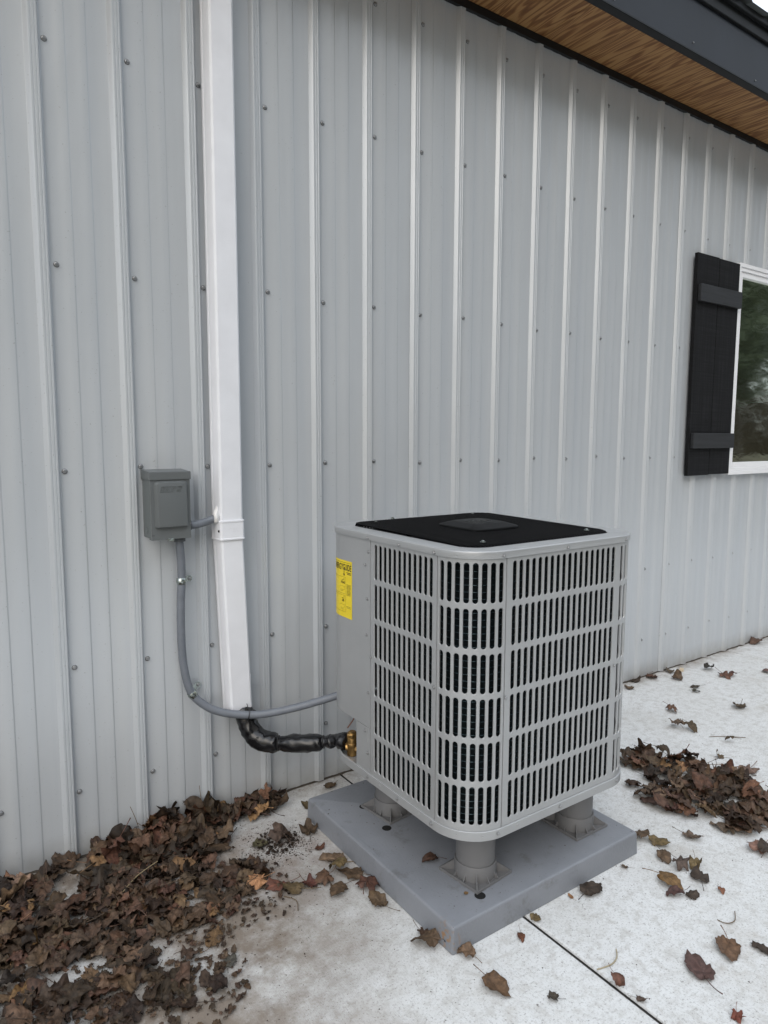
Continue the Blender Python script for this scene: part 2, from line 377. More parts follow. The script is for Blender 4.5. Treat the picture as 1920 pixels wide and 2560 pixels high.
for k, i0 in enumerate(range(-6, 40, 4)):
    prof = profile(i0, 4, True)
    m_ = MB(); y0 = -.0007*((k % 2))
    zs = [.006, 3.12]
    # leave the window opening
    def wall(zlo, zhi, pr):
        R = [[(x, y+y0, z) for x, y in pr] for z in (zlo, zhi)]
        m_.rings(R, closed=False)
    xa, xb = prof[0][0], prof[-1][0]
    if xb < WIN[0]+.02 or xa > WIN[1]-.02: wall(.006, 3.12, prof)
    else:
        a_, b2 = WIN[0]+.03, WIN[1]-.03
        def clip(pr, lo, hi):
            o_ = [];
            for q in range(len(pr)-1):
                (x1, y1), (x2, y2) = pr[q], pr[q+1]
                if x2 <= lo or x1 >= hi: continue
                s1, s2 = max(x1, lo), min(x2, hi); g_ = lambda xx: (xx, y1+(y2-y1)*((xx-x1)/(x2-x1) if x2 > x1 else 0))
                if not o_: o_.append(g_(s1))
                o_.append(g_(s2))
            return o_
        wall(.006, WIN[2]+.03, prof); wall(WIN[3]-.03, 3.12, prof)
        for lo, hi in ((xa, a_), (b2, xb)):
            c_ = clip(prof, lo, hi)
            if len(c_) > 1: wall(WIN[2]+.03, WIN[3]-.03, c_)
    sp = m_.obj('siding_panel', SIDING, B, smooth=25)
    for i in range(i0, i0+4):
        for z in ROWS:
            x = i*P9+rnd.uniform(-.003, .003); zz = z+rnd.uniform(-.008, .008)
            if WIN[0]-.47 < x < WIN[1]+.45 and WIN[2]-.01 < zz < WIN[3]+.02: continue
            if .44 < x < .58 and zz > .42: x = .452
            o = link('screw', screw_me, sp); o.location = (x, y0, zz); o.rotation_euler = (rnd.uniform(-.08, .08), rnd.uniform(0, 1), rnd.uniform(-.08, .08))
m_ = MB(); m_.box((WX0, .02, -.05), (WX1, .2, 3.2)); 
# backing wall with window hole: four boxes
m_ = MB()
m_.box((WX0, .004, -.02), (WIN[0]+.02, .15, 3.2)); m_.box((WIN[1]-.02, .004, -.02), (WX1, .15, 3.2))
m_.box((WIN[0]+.02, .004, -.02), (WIN[1]-.02, .15, WIN[2]+.02)); m_.box((WIN[0]+.02, .004, WIN[3]-.02), (WIN[1]-.02, .15, 3.2))
m_.obj('wall_core', mat('wall_core_dark', (.05, .045, .04), .9), B)
m_ = MB(); m_.box((WX0, .15, -.02), (WX1, 6, 3.2)); m_.box((3.6, .16, .8), (5.1, .9, 2.6))
# eave
m_ = MB(); m_.hull2([(WX0, 0.003, 3.100), (WX1, .003, 3.100), (WX1, .003, 3.131), (WX0, .003, 3.131)], [(WX0, -.0195, 3.098), (WX1, -.0195, 3.098), (WX1, -.0195, 3.1295), (WX0, -.0195, 3.1295)])
m_.obj('soffit_trim', BLACKMETAL, B)
for a, b_ in ((WX0, -.42), (-.417, 2.02), (2.023, 4.46), (4.463, 6.9), (6.903, WX1)):
    m_ = MB(); m_.box((a, -.300, 3.131), (b_, .0, 3.146)); m_.obj('soffit_board', PLY, B)
m_ = MB(); m_.box((WX0, -.338, 3.122), (WX1, -.297, 3.133)); m_.box((WX0, -.3385, 3.122), (WX1, -.3355, 3.128)); m_.obj('fascia_lip', BLACKMETAL, B)
m_ = MB(); n_ = 60
R = []
for z, y in ((3.1285, -.3380), (3.20, -.3382), (3.27, -.3384), (3.345, -.3386)):
    R.append([(WX0+(WX1-WX0)*i/n_, y, z) for i in range(n_+1)])
m_.rings(R, closed=False); m_.box((WX0, -.336, 3.128), (WX1, -.30, 3.345)); m_.obj('fascia', FASCIA, B, smooth=30)
m_ = MB(); m_.box((WX0, -.352, 3.346), (WX1, -.30, 3.430)); m_.box((WX0, -.372, 3.400), (WX1, -.352, 3.430)); m_.obj('drip_edge', BLACKMETAL, B, bevel=.003)
for fx in (2.67, 3.22, 3.78, 2.1, 1.5): 
    o = link('screw', screw_me, B); o.location = (fx, -.3386, 3.15 if fx != 2.67 else 3.16); o.scale = (.5, .5, .5)
# roof sheet with trapezoid ribs, sloping up and away
m_ = MB(); pr = []
for i in range(-7, 41):
    x = i*P9+.05
    pr += [(x-.030, 0), (x-.012, .019), (x+.012, .019), (x+.030, 0)]
sl_ = math.tan(math.radians(16))
R = [[(x, y, 3.434+z-.02*0+(y+.395)*sl_) for x, z in pr] for y in (-.395, 3.0)]
m_.rings(R, closed=False)
R = [[(x, y, 3.4325+z+(y+.395)*sl_-.0012) for x, z in pr] for y in (-.395, 3.0)]
m_.rings(R, closed=False)
m_.obj('roof_panel', ROOFM, B)
# window
wx0, wx1, wz0, wz1 = WIN
def frame(name, x0, x1, z0, z1, yf, yb, ws, wt, m, parent, wb=None, bevel=.002):
    wb = wt if wb is None else wb
    q = MB(); q.box((x0, yf, z0), (x0+ws, yb, z1)); q.box((x1-ws, yf, z0), (x1, yb, z1))
    q.box((x0+ws, yf, z0), (x1-ws, yb, z0+wb)); q.box((x0+ws, yf, z1-wt), (x1-ws, yb, z1))
    return q.obj(name, m, parent, bevel=bevel)
win = frame('window', wx0, wx1, wz0, wz1, -.036, .05, .018, .022, WVINYL, B)
frame('frame', wx0+.0185, wx1-.0185, wz0+.0225, wz1-.0225, -.030, .045, .016, .022, WVINYL, win)
frame('frame', wx0+.035, wx1-.035, wz0+.045, wz1-.045, -.022, .04, .030, .030, WVINYL, win)
m_ = MB(); m_.box((wx0+.07, .010, wz0+.078), (wx1-.07, .013, wz1-.078))
ROOM_DARK = bpy.data.materials.new('room_darkness'); ROOM_DARK.use_nodes = True; n, b = nodes(ROOM_DARK)
b.inputs['Base Color'].default_value = (.012, .012, .012, 1); b.inputs['Roughness'].default_value = .8
m_.obj('room_dark_sheet', ROOM_DARK, win)  # thin dark sheet stands for the unlit room behind the pane
GL = bpy.data.materials.new('reflective_pane'); GL.use_nodes = True; n, b = nodes(GL)
N, L = n.nodes.new, n.links.new
b.inputs['Base Color'].default_value = (.95, 1.0, .90, 1); b.inputs['Metallic'].default_value = 1.0; b.inputs['Roughness'].default_value = .05
g = N('ShaderNodeNewGeometry'); mp = N('ShaderNodeMapping'); mp.inputs['Scale'].default_value = (5, 1, 16); L(g.outputs['Position'], mp.inputs[0])
t = N('ShaderNodeTexNoise'); t.inputs['Scale'].default_value = 1; t.inputs['Detail'].default_value = 2; t.inputs['Distortion'].default_value = .8; L(mp.outputs[0], t.inputs[0])
bp = N('ShaderNodeBump'); bp.inputs['Strength'].default_value = .3; bp.inputs['Distance'].default_value = .0016; L(t.outputs[0], bp.inputs['Height']); L(bp.outputs[0], b.inputs['Normal'])
m_ = MB(); m_.box((wx0+.066, -.006, wz0+.076), (wx1-.066, -.002, wz1-.076)); m_.obj('pane', GL, win)
# shutters
def shutter(x0):
    sh = thing('shutter', None, None); sh.parent = B
    for k in range(2):
        m_ = MB(); a = x0+k*.2225; z0 = 1.147 if k == 0 else 1.150
        m_.box((a, -.040, z0), (a+.2185, -.019, 2.388+(.003 if k == 0 else 0))); m_.obj('board', CHAR, sh, bevel=.0015)
    m_ = MB(); m_.box((x0+.004, -.0195, 1.2), (x0+.43, -.0165, 2.3)); m_.obj('backing', CHAR, sh)
    for z0, z1 in ((1.305, 1.393), (2.128, 2.222)):
        m_ = MB(); m_.box((x0+.014, -.0605, z0), (x0+.447, -.0405, z1)); m_.obj('batten', BAT, sh, bevel=.0015)
BAT = mat('black_stained_batten', (.016, .017, .019), .6, var=.35, vscale=12, stretch=(.3, 1, 4), bump=.4, bscale=40)
shutter(3.284); shutter(4.905)

# ---- far field: loose belt of trees across the field behind the camera (seen in the window; left end added to shade the wall)
def tree(x, y, h, seed, label):
    r = random.Random(seed); t = thing('tree', label, 'tree', (x, y, -.13), 'trees across the field')
    m_ = MB(); m_.tube([(x, y, -.13), (x+.1, y, h*.3), (x-.1, y+.1, h*.62), (x, y, h*.9)], [h*.022, h*.017, h*.01, h*.004], 8)
    for k in range(9):
        a = r.uniform(0, 2*PI); z = h*r.uniform(.25, .7)
        m_.tube([(x, y, z), (x+math.cos(a)*h*.12, y+math.sin(a)*h*.12, z+h*.1), (x+math.cos(a)*h*.25, y+math.sin(a)*h*.25, z+h*.16)], [h*.007, h*.005, h*.002], 5)
    m_.obj('trunk', BARK, t)
    m_ = MB()
    for k in range(2200):
        a = r.uniform(0, 2*PI); u = r.uniform(-1, 1); q = r.random()**.4
        rr = h*.30*(1+.25*noise.noise(Vector((math.cos(a)*2+seed, math.sin(a)*2, u*2))))
        c = Vector((x+math.cos(a)*math.sqrt(1-u*u)*q*rr, y+math.sin(a)*math.sqrt(1-u*u)*q*rr, h*.62+u*q*h*.38))
        s_ = h*r.uniform(.012, .028)
        d1 = Vector((r.gauss(0, 1), r.gauss(0, 1), r.gauss(0, 1))).normalized(); d2 = d1.orthogonal().normalized()
        m_.add([c+d1*s_, c+d2*s_*.7, c-d1*s_, c-d2*s_*.7], [(0, 1, 2, 3)])
    m_.obj('crown', TREEM, t)
tr = random.Random(3)
LB = ['left of the row', 'second', 'third', 'fourth', 'fifth', 'sixth', 'seventh', 'eighth', 'ninth', 'tenth', 'eleventh', 'twelfth', 'thirteenth', 'fourteenth']
for k in range(14):
    x = -7+k*5.2+tr.uniform(-1.5, 1.5)
    tree(x, -19-tr.uniform(0, 5)-abs(k-1)*.8, tr.uniform(16, 21), 20+k, 'green brown tree, %s across the field behind the camera' % LB[k])

m_ = MB(); r = random.Random(66)
for k in range(9000):
    x = r.uniform(-10, 75); yy = -18.5-r.uniform(0, 2.5)-max(0, x)*.17; z = -.1+6.5*r.random()**1.3*(.8+.4*noise.noise(Vector((x*.3, 0, 3))))
    s_ = r.uniform(.15, .34); d1 = Vector((r.gauss(0, 1), r.gauss(0, 1), r.gauss(0, 1))).normalized(); d2 = d1.orthogonal().normalized(); c = Vector((x, yy, z))
    m_.add([c+d1*s_, c+d2*s_*.7, c-d1*s_, c-d2*s_*.7], [(0, 1, 2, 3)])
tag(m_.obj('brush', mat('brown_brush', (.055, .042, .022), .95, var=.4, vscale=1.2)), 'band of brown undergrowth below the trees across the field', 'brush', kind='stuff')

# ============================================================ LINE SET DUCT
duct = thing('line_set_cover', 'tall white plastic pipe cover running up the ribbed wall', 'pipe cover', (.512, -.0, .405))
def duct_ring(z, dx=0.0, e=0.0, tilt=0.0, yf=-.066):
    p = [(.4675, -.0008), (.4675, -.012), (.4700, -.014), (.4700, -.0165), (.4680, -.018), (.4700, -.052), (.4730, -.061), (.4795, yf), (.5440, yf), (.5500, -.061), (.5525, -.050), (.5545, -.018), (.5525, -.0165), (.5525, -.014), (.5550, -.012), (.5550, -.0008)]
    cx, cy = .5112, -.030
    o_ = []
    for x, y in p:
        x2 = cx-.009+(x-cx)*(1.05+e/.044); y2 = y if y > -.002 else cy+(y-cy)*(1+e/.033)
        if y > -.002: y2 = y
        o_.append((x2+dx+(-.0), y2-.017-tilt*.0, z+tilt*(x2-cx)))
    return o_
# it sits on the rib crowns (17 mm off the field)
m_ = MB(); m_.rings([duct_ring(z) for z in (1.045, 1.4, 1.9, 2.4, 3.10)], True, True, True); m_.obj('upper_cover', DUCTM, duct, smooth=22)
def low(z):
    t = (1.045-z)/.64; return duct_ring(z, .023*t, -.0008)
m_ = MB(); R = [low(z) for z in (1.045, .9, .7, .5, .425)]
R.append([(x+.0235, y, .405+(-.010 if y > -.03 else .0)) for x, y, z in duct_ring(.405, 0, -.0008)])
m_.rings(R, True, True, False)
# inner wall of the open end
R2 = [[(.5307+(x-.5307)*.93, -.05+(y+.05)*.93, z+.001) for x, y, z in R[-1]], [(.5307+(x-.5307)*.93, -.05+(y+.05)*.93, z+.12) for x, y, z in R[-1]]]
m_.rings([R[-1]]+R2, True, False, True); m_.obj('lower_cover', DUCTM, duct, smooth=22)
m_ = MB()
m_.rings([duct_ring(z, d, e) for z, d, e in ((1.0135, .001, .0028), (1.0145, .001, .0048), (1.0195, .001, .0048), (1.0205, .001, .0034), (1.0745, 0, .0034), (1.0755, 0, .0048), (1.0805, 0, .0048), (1.0815, 0, .0028))], True, True, True)
cpl = m_.obj('coupler', DUCTM, duct, smooth=22)
m_ = MB()
for z, x0, x1 in ((1.0535, .497, .527), (1.0475, .505, .520), (1.0425, .500, .523)):
    for i in range(5):
        a = x0+(x1-x0)*i/5; m_.box((a, -.0872, z), (a+(x1-x0)/7, -.0855, z+.0032))
m_.obj('raised_lettering', DUCTM, cpl)
m_ = MB(); m_.box((.4560, -.0795, 1.042), (.4630, -.0710, 1.049)); m_.obj('slot', VOID, cpl)
# sealant collar
m_ = MB(); rr = random.Random(5); R = []
for j, (t, r_) in enumerate(((0, .004), (.004, .016), (.010, .0185), (.016, .0195), (.022, .0165), (.027, .013))):
    ring = []
    for k in range(18):
        a = 2*PI*k/18; q = r_*(1+rr.uniform(-.14, .16))
        ring.append((.4640-t*.75, -.060-t*.25+math.cos(a)*q*1.0, 1.094+math.sin(a)*q*1.3+(.012 if 3 < k < 6 else 0)*(1 if j in (1, 2) else 0)))
    R.append(ring)
m_.rings(R, True, True, True); m_.obj('sealant', SEALM, duct, smooth=60)

# ============================================================ ELECTRICAL DISCONNECT
bx = thing('disconnect_box', 'grey metal electrical disconnect box screwed to the wall left of the white pipe cover', 'electrical box', (.292, -.02, 1.035))
m_ = MB(); m_.box((.229, -.080, 1.038), (.354, -.001, 1.240)); m_.obj('housing', BOXL, bx, bevel=.002)
m_ = MB(); m_.box((.2285, -.0925, 1.0345), (.3565, -.0825, 1.2395)); m_.box((.2285, -.0826, 1.0345), (.3565, -.060, 1.0365)); cov = m_.obj('door', BOXM, bx, bevel=.0018)
m_ = MB(); m_.box((.225, -.0965, 1.2275), (.3590, -.0005, 1.2515))
v = [(.225, -.0965, 1.2517), (.359, -.0965, 1.2517), (.359, -.0005, 1.2517), (.225, -.0005, 1.2517)]
m_.hull2([(.225, -.0965, 1.2517), (.359, -.0965, 1.2517), (.359, -.0005, 1.2517), (.225, -.0005, 1.2517)], [(.2258, -.094, 1.2530), (.3582, -.094, 1.2530), (.3582, -.0005, 1.2580), (.2258, -.0005, 1.2580)])
m_.obj('rain_hood', BOXM, bx, bevel=.0012)
# embossed bulge: rounded top corners, grows deeper downward
def rrect(x0, x1, z0, z1, r, n=5):
    o_ = []
    for cx, cz, a0, rr_ in ((x1-r, z1-r, 0, r), (x0+r, z1-r, PI/2, r), (x0+.003, z0+.003, PI, .003), (x1-.003, z0+.003, 1.5*PI, .003)):
        for k in range(n+1):
            a = a0+PI/2*k/n; o_.append((cx+rr_*math.cos(a), cz+rr_*math.sin(a)))
    return o_
def emb(x0, x1, z0, z1, r, dy):
    return [(x, -.0925-dy*(1 if z < 1.165 else 1-(z-1.165)/.065*.25), z) for x, z in rrect(x0, x1, z0, z1, r)]
m_ = MB(); m_.rings([emb(.2400, .3475, 1.0740, 1.2240, .014, -.0005), emb(.2415, .3462, 1.0750, 1.2228, .013, .0035), emb(.2478, .3425, 1.0762, 1.2190, .009, .0130), emb(.2495, .3410, 1.0775, 1.2175, .008, .0138)], True, False, True)
emb_o = m_.obj('raised_panel', BOXM, cov, smooth=30)
# the four slanted letters and the registered ring
m_ = MB()
def seg(a, b, y=-.1062, r=.0011):
    m_.tube([(a[0], y, a[1]), (b[0], y, b[1])], r, 6)
def glyph(ox, segs, sx=.0135, sz=.017, oz=1.1895):
    for (x1, z1), (x2, z2) in segs:
        f_ = lambda x, z: (ox+x*sx+z*.0045, oz+z*sz)
        seg(f_(x1, z1), f_(x2, z2), y=-.1040, r=.0014)
glyph(.2565, [((0, 0), (0, 1)), ((0, 1), (1.1, 1)), ((1.1, 1), (1.1, 0)), ((.36, 0), (.36, .8)), ((.36, .8), (.72, .8)), ((.72, .8), (.72, 0)), ((0, 0), (.36, 0)), ((.72, 0), (1.1, 0))])
glyph(.2755, [((0, 1), (.9, 1)), ((.9, 1), (.9, 0)), ((.9, 0), (0, 0)), ((0, 0), (0, .62)), ((0, .62), (.55, .62)), ((0, 1), (0, .82)), ((.35, .25), (.6, .25))])
glyph(.2925, [((0, 0), (0, 1)), ((0, 1), (.75, 1)), ((.75, 1), (.75, .72)), ((.75, .72), (.38, .72)), ((.38, .72), (.38, 0)), ((0, 0), (.38, 0))])
glyph(.3085, [((.95, 1), (0, 1)), ((0, 1), (0, .42)), ((0, .42), (.6, .42)), ((.6, .42), (.6, .25)), ((.6, .25), (0, .25)), ((0, .25), (0, 0)), ((0, 0), (.95, 0)), ((.95, 0), (.95, .6)), ((.95, .6), (.36, .6)), ((.95, 1), (.95, .8)), ((.95, .8), (.36, .8))])
m_.tube([(.3325+.0028*math.cos(a*PI/6), -.1036, 1.2105+.0028*math.sin(a*PI/6)) for a in range(13)], .0006, 5)
m_.obj('raised_logo', BOXM, cov)
m_ = MB(); m_.lathe([(.012, 0), (.0125, .0010), (.0108, .0012), (.0105, .0004), (.006, .0004), (.0055, .0012), (.0, .0012)], (.2288, -.040, 1.062), n=24, M=Matrix.Rotation(-PI/2, 3, 'Y')); m_.obj('knockout', BOXL, bx, smooth=35)
m_ = MB(); m_.box((.2795, -.0950, 1.0300), (.3000, -.0935, 1.0375)); m_.box((.283, -.0965, 1.0285), (.297, -.0945, 1.0330)); m_.obj('hasp', ZINC, bx, bevel=.0008)
m_ = MB()
for dx in (.0005, .0045): m_.box((.2300+dx, -.0935, 1.0490), (.2320+dx, -.0920, 1.0510))
m_.obj('hinge_slots', VOID, cov)

# ============================================================ CONDUITS AND STRAPS
path = spline([(.328, -.058, 1.036), (.3285, -.056, 1.010), (.334, -.049, .955), (.3355, -.045, .89), (.331, -.044, .813), (.329, -.043, .702), (.333, -.043, .604), (.347, -.045, .52), (.366, -.050, .477), (.392, -.060, .448), (.425, -.074, .424), (.482, -.094, .403), (.56, -.124, .392), (.631, -.155, .398), (.70, -.195, .415), (.762, -.235, .436), (.815, -.262, .452)], 10)
def corrugate(pts, r, amp, pitch):
    out = [Vector(pts[0])]
    L_ = 0; res = [(out[0], 0)]
    for i in range(1, len(pts)):
        a, b_ = Vector(pts[i-1]), Vector(pts[i]); d = (b_-a).length; k = max(1, int(d/(pitch/4)))
        for j in range(1, k+1): res.append((a+(b_-a)*j/k, L_+d*j/k))
        L_ += d
    return [p for p, l in res], [r+amp*math.sin(2*PI*l/pitch) for p, l in res]
cd_ = thing('flexible_conduit', 'long grey flexible conduit dropping from the electrical box and sweeping to the heat pump', 'conduit', (.33, -.05, 1.03))
pp, rr_ = corrugate(path, .0136, .00030, .0056)
m_ = MB(); m_.tube(pp, rr_, 14); m_.obj('hose', CONDUIT, cd_, smooth=80)
m_ = MB(); m_.lathe([(.0165, 0), (.0200, .001), (.0200, .010), (.0180, .011), (.0170, .016)], (.328, -.058, 1.0195), n=10); m_.obj('fitting', FITT, cd_, smooth=30)
m_ = MB(); tp = [(.5395+.0135*math.cos(a)*.25, -.113+.0135*math.cos(a), .3935+.0135*math.sin(a)) for a in [2*PI*k/16 for k in range(17)]]
tp = [(.537+.012*math.cos(a)*.55+.004*math.sin(a), -.114+.0158*math.cos(a), .3955+.0172*math.sin(a)) for a in [2*PI*k/16 for k in range(17)]]
m_.tube(tp, .0013, 6); m_.tube([(.537, -.112, .410), (.541, -.088, .425)], .0013, 6); m_.obj('cable_tie', RUBBER, cd_)
c2 = thing('flexible_conduit', 'short grey flexible conduit from the side of the electrical box into the white pipe cover', 'conduit', (.37, -.06, 1.072))
pp, rr_ = corrugate(spline([(.356, -.060, 1.0725), (.372, -.061, 1.0715), (.392, -.062, 1.0735), (.42, -.061, 1.080), (.458, -.060, 1.092)], 8), .0134, .0003, .0056)
m_ = MB(); m_.tube(pp, rr_, 14); m_.obj('hose', CONDUIT, c2, smooth=80)
m_ = MB(); m_.lathe([(.0155, 0), (.0190, .001), (.0190, .008), (.0160, .009)], (.3572, -.060, 1.0725), n=10, M=Matrix.Rotation(PI/2, 3, 'Y')); m_.obj('fitting', FITT, c2, smooth=30)
def strap(px, pz, ang, ear, label, cy=-.0445):
    t = thing('conduit_strap', label, 'strap', (px, -.03, pz), 'zinc straps holding the conduit to the wall')
    Mr = Matrix.Rotation(ang, 3, 'Y')
    m_ = MB()
    rows_ = []
    for w, r_ in ((-.0110, .0142), (-.0100, .0152), (-.0055, .0154), (-.0035, .0170), (.0035, .0170), (.0055, .0154), (.0100, .0152), (.0110, .0142)):
        rows_.append([Vector((px, cy, pz))+Mr @ Vector((r_*math.cos(a), -r_*math.sin(a) if True else 0, w)) for a in [PI*k/14-.25 for k in range(19)]])
    m_.rings(rows_, closed=False)
    m_.obj('band', ZINC, t, smooth=50).modifiers.new('thickness', 'SOLIDIFY').thickness = .0015
    m_ = MB()
    ee = []
    for k in range(9):
        a = -PI/2+PI*k/8; ee.append((ear+.011*math.cos(a)*.9, .0105*math.sin(a)))
    ee = [(.0135, -.0105)]+ee+[(.0135, .0105)]
    m_.rings([[Vector((px, 0, pz))+Mr @ Vector((x, y, z)) for x, z in ee] for y in (-.0185, -.0205)], True, True, True)
    m_.box((.0138, -.046, -.0105), (.0153, -.0186, .0105), Matrix.Translation((px, 0, pz)) @ Mr.to_4x4())
    m_.obj('ear', ZINC, t)
    o = link('screw', screw_me, t); o.location = Vector((px, -.0205, pz))+Mr @ Vector((ear, 0, 0))-t.location; o.scale = (.8, .8, .8)
strap(.3345, .884, 0.0, .036, 'upper zinc strap clamping the grey conduit below the electrical box')
strap(.3600, .487, -.55, .036, 'lower zinc strap clamping the conduit where it bends beside the pipe cover', -.0492)

# ============================================================ WRAPPED REFRIGERANT LINE
rl = thing('refrigerant_line', 'black vinyl-wrapped refrigerant pipe bending from the white cover to the brass valve', 'pipe', (.55, -.08, .40))
cp = [(.533, -.048, .50), (.533, -.050, .42), (.540, -.064, .385), (.548, -.078, .345), (.562, -.096, .310), (.585, -.122, .290), (.617, -.152, .284), (.628, -.161, .284), (.665, -.192, .285), (.716, -.235, .290), (.742, -.256, .294), (.752, -.264, .296), (.772, -.282, .299), (.780, -.300, .308), (.790, -.330, .314), (.796, -.355, .316)]
rad = [.022, .024, .033, .034, .036, .037, .035, .024, .032, .030, .029, .020, .025, .020, .031, .027]
sp3 = spline([(a[0], a[1], a[2]) for a in cp], 8); sr = [v.x for v in spline([(r_, 0, 0) for r_ in rad], 8)]
m_ = MB(); m_.tube(sp3, sr, 24)
for i, v in enumerate(m_.v):
    q = Vector(v); d = noise.noise(q*42)*.0042+noise.noise(q*95+Vector((3, 1, 5)))*.0018
    k_ = min(len(sp3)-1, i//24); ax = q-sp3[k_]
    if ax.length > 1e-6: m_.v[i] = tuple(q+ax.normalized()*d)
m_.obj('insulation', WRAP, rl, smooth=70)
m_ = MB()
for i, r_ in ((7*8, .0262), (11*8, .0222)):
    c_ = sp3[i]; t_ = (sp3[i+1]-sp3[i-1]).normalized(); n1 = t_.orthogonal().normalized(); n2 = t_.cross(n1)
    m_.tube([c_+(n1*math.cos(2*PI*k/18)+n2*math.sin(2*PI*k/18))*r_ for k in range(19)], .0014, 5)
m_.box((.6255, -.164, .2560), (.6285, -.160, .2640)); m_.obj('tie', RUBBER, rl)
m_ = MB(); m_.tube(spline([(.66, -.165, .254), (.69, -.18, .246), (.72, -.195, .248), (.75, -.215, .258), (.77, -.24, .275)], 6), .0028, 8); m_.obj('drain_tube', mat('clear_grey_tube', (.42, .43, .44), .25), rl, smooth=60)
m_ = MB(); m_.lathe([(.030, 0), (.042, .002), (.042, .007), (.030, .010)], (.541, -.075, .378), n=20); m_.obj('wrap_collar', WRAP, rl, smooth=40)

# ============================================================ HEAT PUMP
XL, YF, XR, YB = .760, -1.005, 1.490, -.255
hp = thing('heat_pump', 'square silver-grey outdoor heat pump unit with slotted louvre sides and black fan grille', 'heat pump', (1.125, -.63, .268))
RAD = dict(FL=.130, FR=.120, BR=.120, BL=.120)
CEN = dict(FL=(XL+.130, YF+.130), FR=(XR-.12, YF+.12), BR=(XR-.12, YB-.12), BL=(XL+.12, YB-.12))
def rr_ring(off, z, n=12, yb=0.0):
    o_ = []
    for key, a0 in (('FL', PI), ('FR', 1.5*PI), ('BR', 0), ('BL', .5*PI)):
        cx, cy = CEN[key]; r_ = max(.004, RAD[key]+off)
        if key in ('BR', 'BL'): cy += yb
        for k in range(n+1):
            a = a0+PI/2*k/n; o_.append((cx+r_*math.cos(a), cy+r_*math.sin(a), z))
    return o_
# path maps: s -> point, outward normal
def flat(p0, p1):
    p0, p1 = Vector(p0), Vector(p1); d = (p1-p0); L_ = d.length; d.normalize(); nn = Vector((d.y, -d.x))
    return L_, (lambda s: (p0+d*s, nn))
def arc(key, a0):
    c = Vector(CEN[key]); r_ = RAD[key]; L_ = r_*PI/2
    def f(s):
        a = a0+s/r_; nn = Vector((math.cos(a), math.sin(a))); return c+nn*r_, nn
    return L_, f
Z0, Z1 = .2955, 1.0500
def pt(f, s, z, dep):
    p, nn = f(s); q = p-nn*dep; return (q.x, q.y, z)
def slot_panel(name, LF, ncol, label=None, m=CASE):
    L_, f = LF; q = MB(); g_ = .0014
    pitch, hw = .0245, .0245/2; nrow = 6; rp = .1232; sl = .1085
    s0 = (L_-ncol*pitch)/2; top = Z1-.0085; R_ = .0073; lip = .0017
    stad = []
    K = 8
    for c in range(ncol):
        sc = s0+hw+c*pitch
        for r_ in range(nrow):
            zc1 = top-r_*rp-R_-.004; zc0 = zc1-(sl-2*R_)
            zt = top-r_*rp; zb = top-(r_+1)*rp
            loops = [[] for _ in range(5)]
            for half in (0, 1):
                for k in range(K+1):
                    a = PI*k/K+(PI if half else 0)
                    ca, sa = math.cos(a), math.sin(a); m__ = max(abs(ca), abs(sa)); zc = zc0 if half else zc1
                    ext = (zt-zc1) if not half else (zc0-zb)
                    loops[0].append((sc+ca/m__*hw, zc+sa/m__*ext, 0))
                    for li, (rad_, dp) in enumerate(((R_+lip, 0), (R_+lip*.45, .0005), (R_+.0002, .0016), (R_, .0034))):
                        loops[li+1].append((sc+ca*rad_, zc+sa*rad_, dp))
            q.rings([[pt(f, s, z, d) for s, z, d in lp] for lp in loops], True)
    zt, zb = top, top-nrow*rp
    def grid(ss, zs):
        R = [[pt(f, s, z, 0) for s in ss] for z in zs]; q.rings(R, closed=False)
    mid = [s0+hw*k for k in range(0, 2*ncol+1)]
    nl = 4
    def lin(a, b_, n_=nl): return [a+(b_-a)*k/n_ for k in range(n_+1)]
    full = lin(g_, s0)[:-1]+mid+lin(s0+ncol*pitch, L_-g_)[1:]
    grid(full, [zt, Z1]); grid(full, [Z0, zb])
    grid(lin(g_, s0), [zb, zt]); grid(lin(s0+ncol*pitch, L_-g_), [zb, zt])
    for se in (g_, L_-g_):
        q.rings([[pt(f, se, z, d) for z in (Z0, Z1)] for d in (0, .012)], closed=False)
    o = q.obj(name, m, hp, smooth=28)
    if label: o['label'] = label
    return o
def plain_panel(name, LF, s0, s1, z0, z1, n=8, parent=None, off=0.0):
    L_, f = LF; q = MB()
    ss = [s0+(s1-s0)*k/n for k in range(n+1)]
    outer = [[pt(f, s, z, -off) for s in ss] for z in (z0, z1)]
    inner = [[pt(f, s, z, .0015-off) for s in ss] for z in (z0, z1)]
    q.rings(outer, closed=False); q.rings(inner, closed=False)
    q.rings([outer[0], inner[0]], closed=False); q.rings([outer[1], inner[1]], closed=False)
    for e_ in (0, -1): q.rings([[outer[0][e_], outer[1][e_]], [inner[0][e_], inner[1][e_]]], closed=False)
    return q.obj(name, CASE, parent or hp, smooth=28)
left = flat((XL, -.548), (XL, YF+.13)); a_fl = arc('FL', PI); front = flat((XL+.13, YF), (XR-.12, YF)); a_fr = arc('FR', 1.5*PI)
right = flat((XR, YF+.12), (XR, YB-.12)); a_br = arc('BR', 0); back = flat((XR-.12, YB), (XL+.12, YB)); a_bl = arc('BL', .5*PI)
slot_panel('louvre_panel', left, 12, 'left-hand slotted louvre panel, twelve slots wide')
slot_panel('louvre_panel', a_fl, 8, 'curved slotted louvre panel round the front corner')
slot_panel('louvre_panel', front, 18, 'widest slotted louvre panel facing away from the wall')
slot_panel('louvre_panel', a_fr, 8, 'curved slotted louvre panel round the far right corner')
slot_panel('louvre_panel', right, 20)
slot_panel('louvre_panel', a_br, 8)
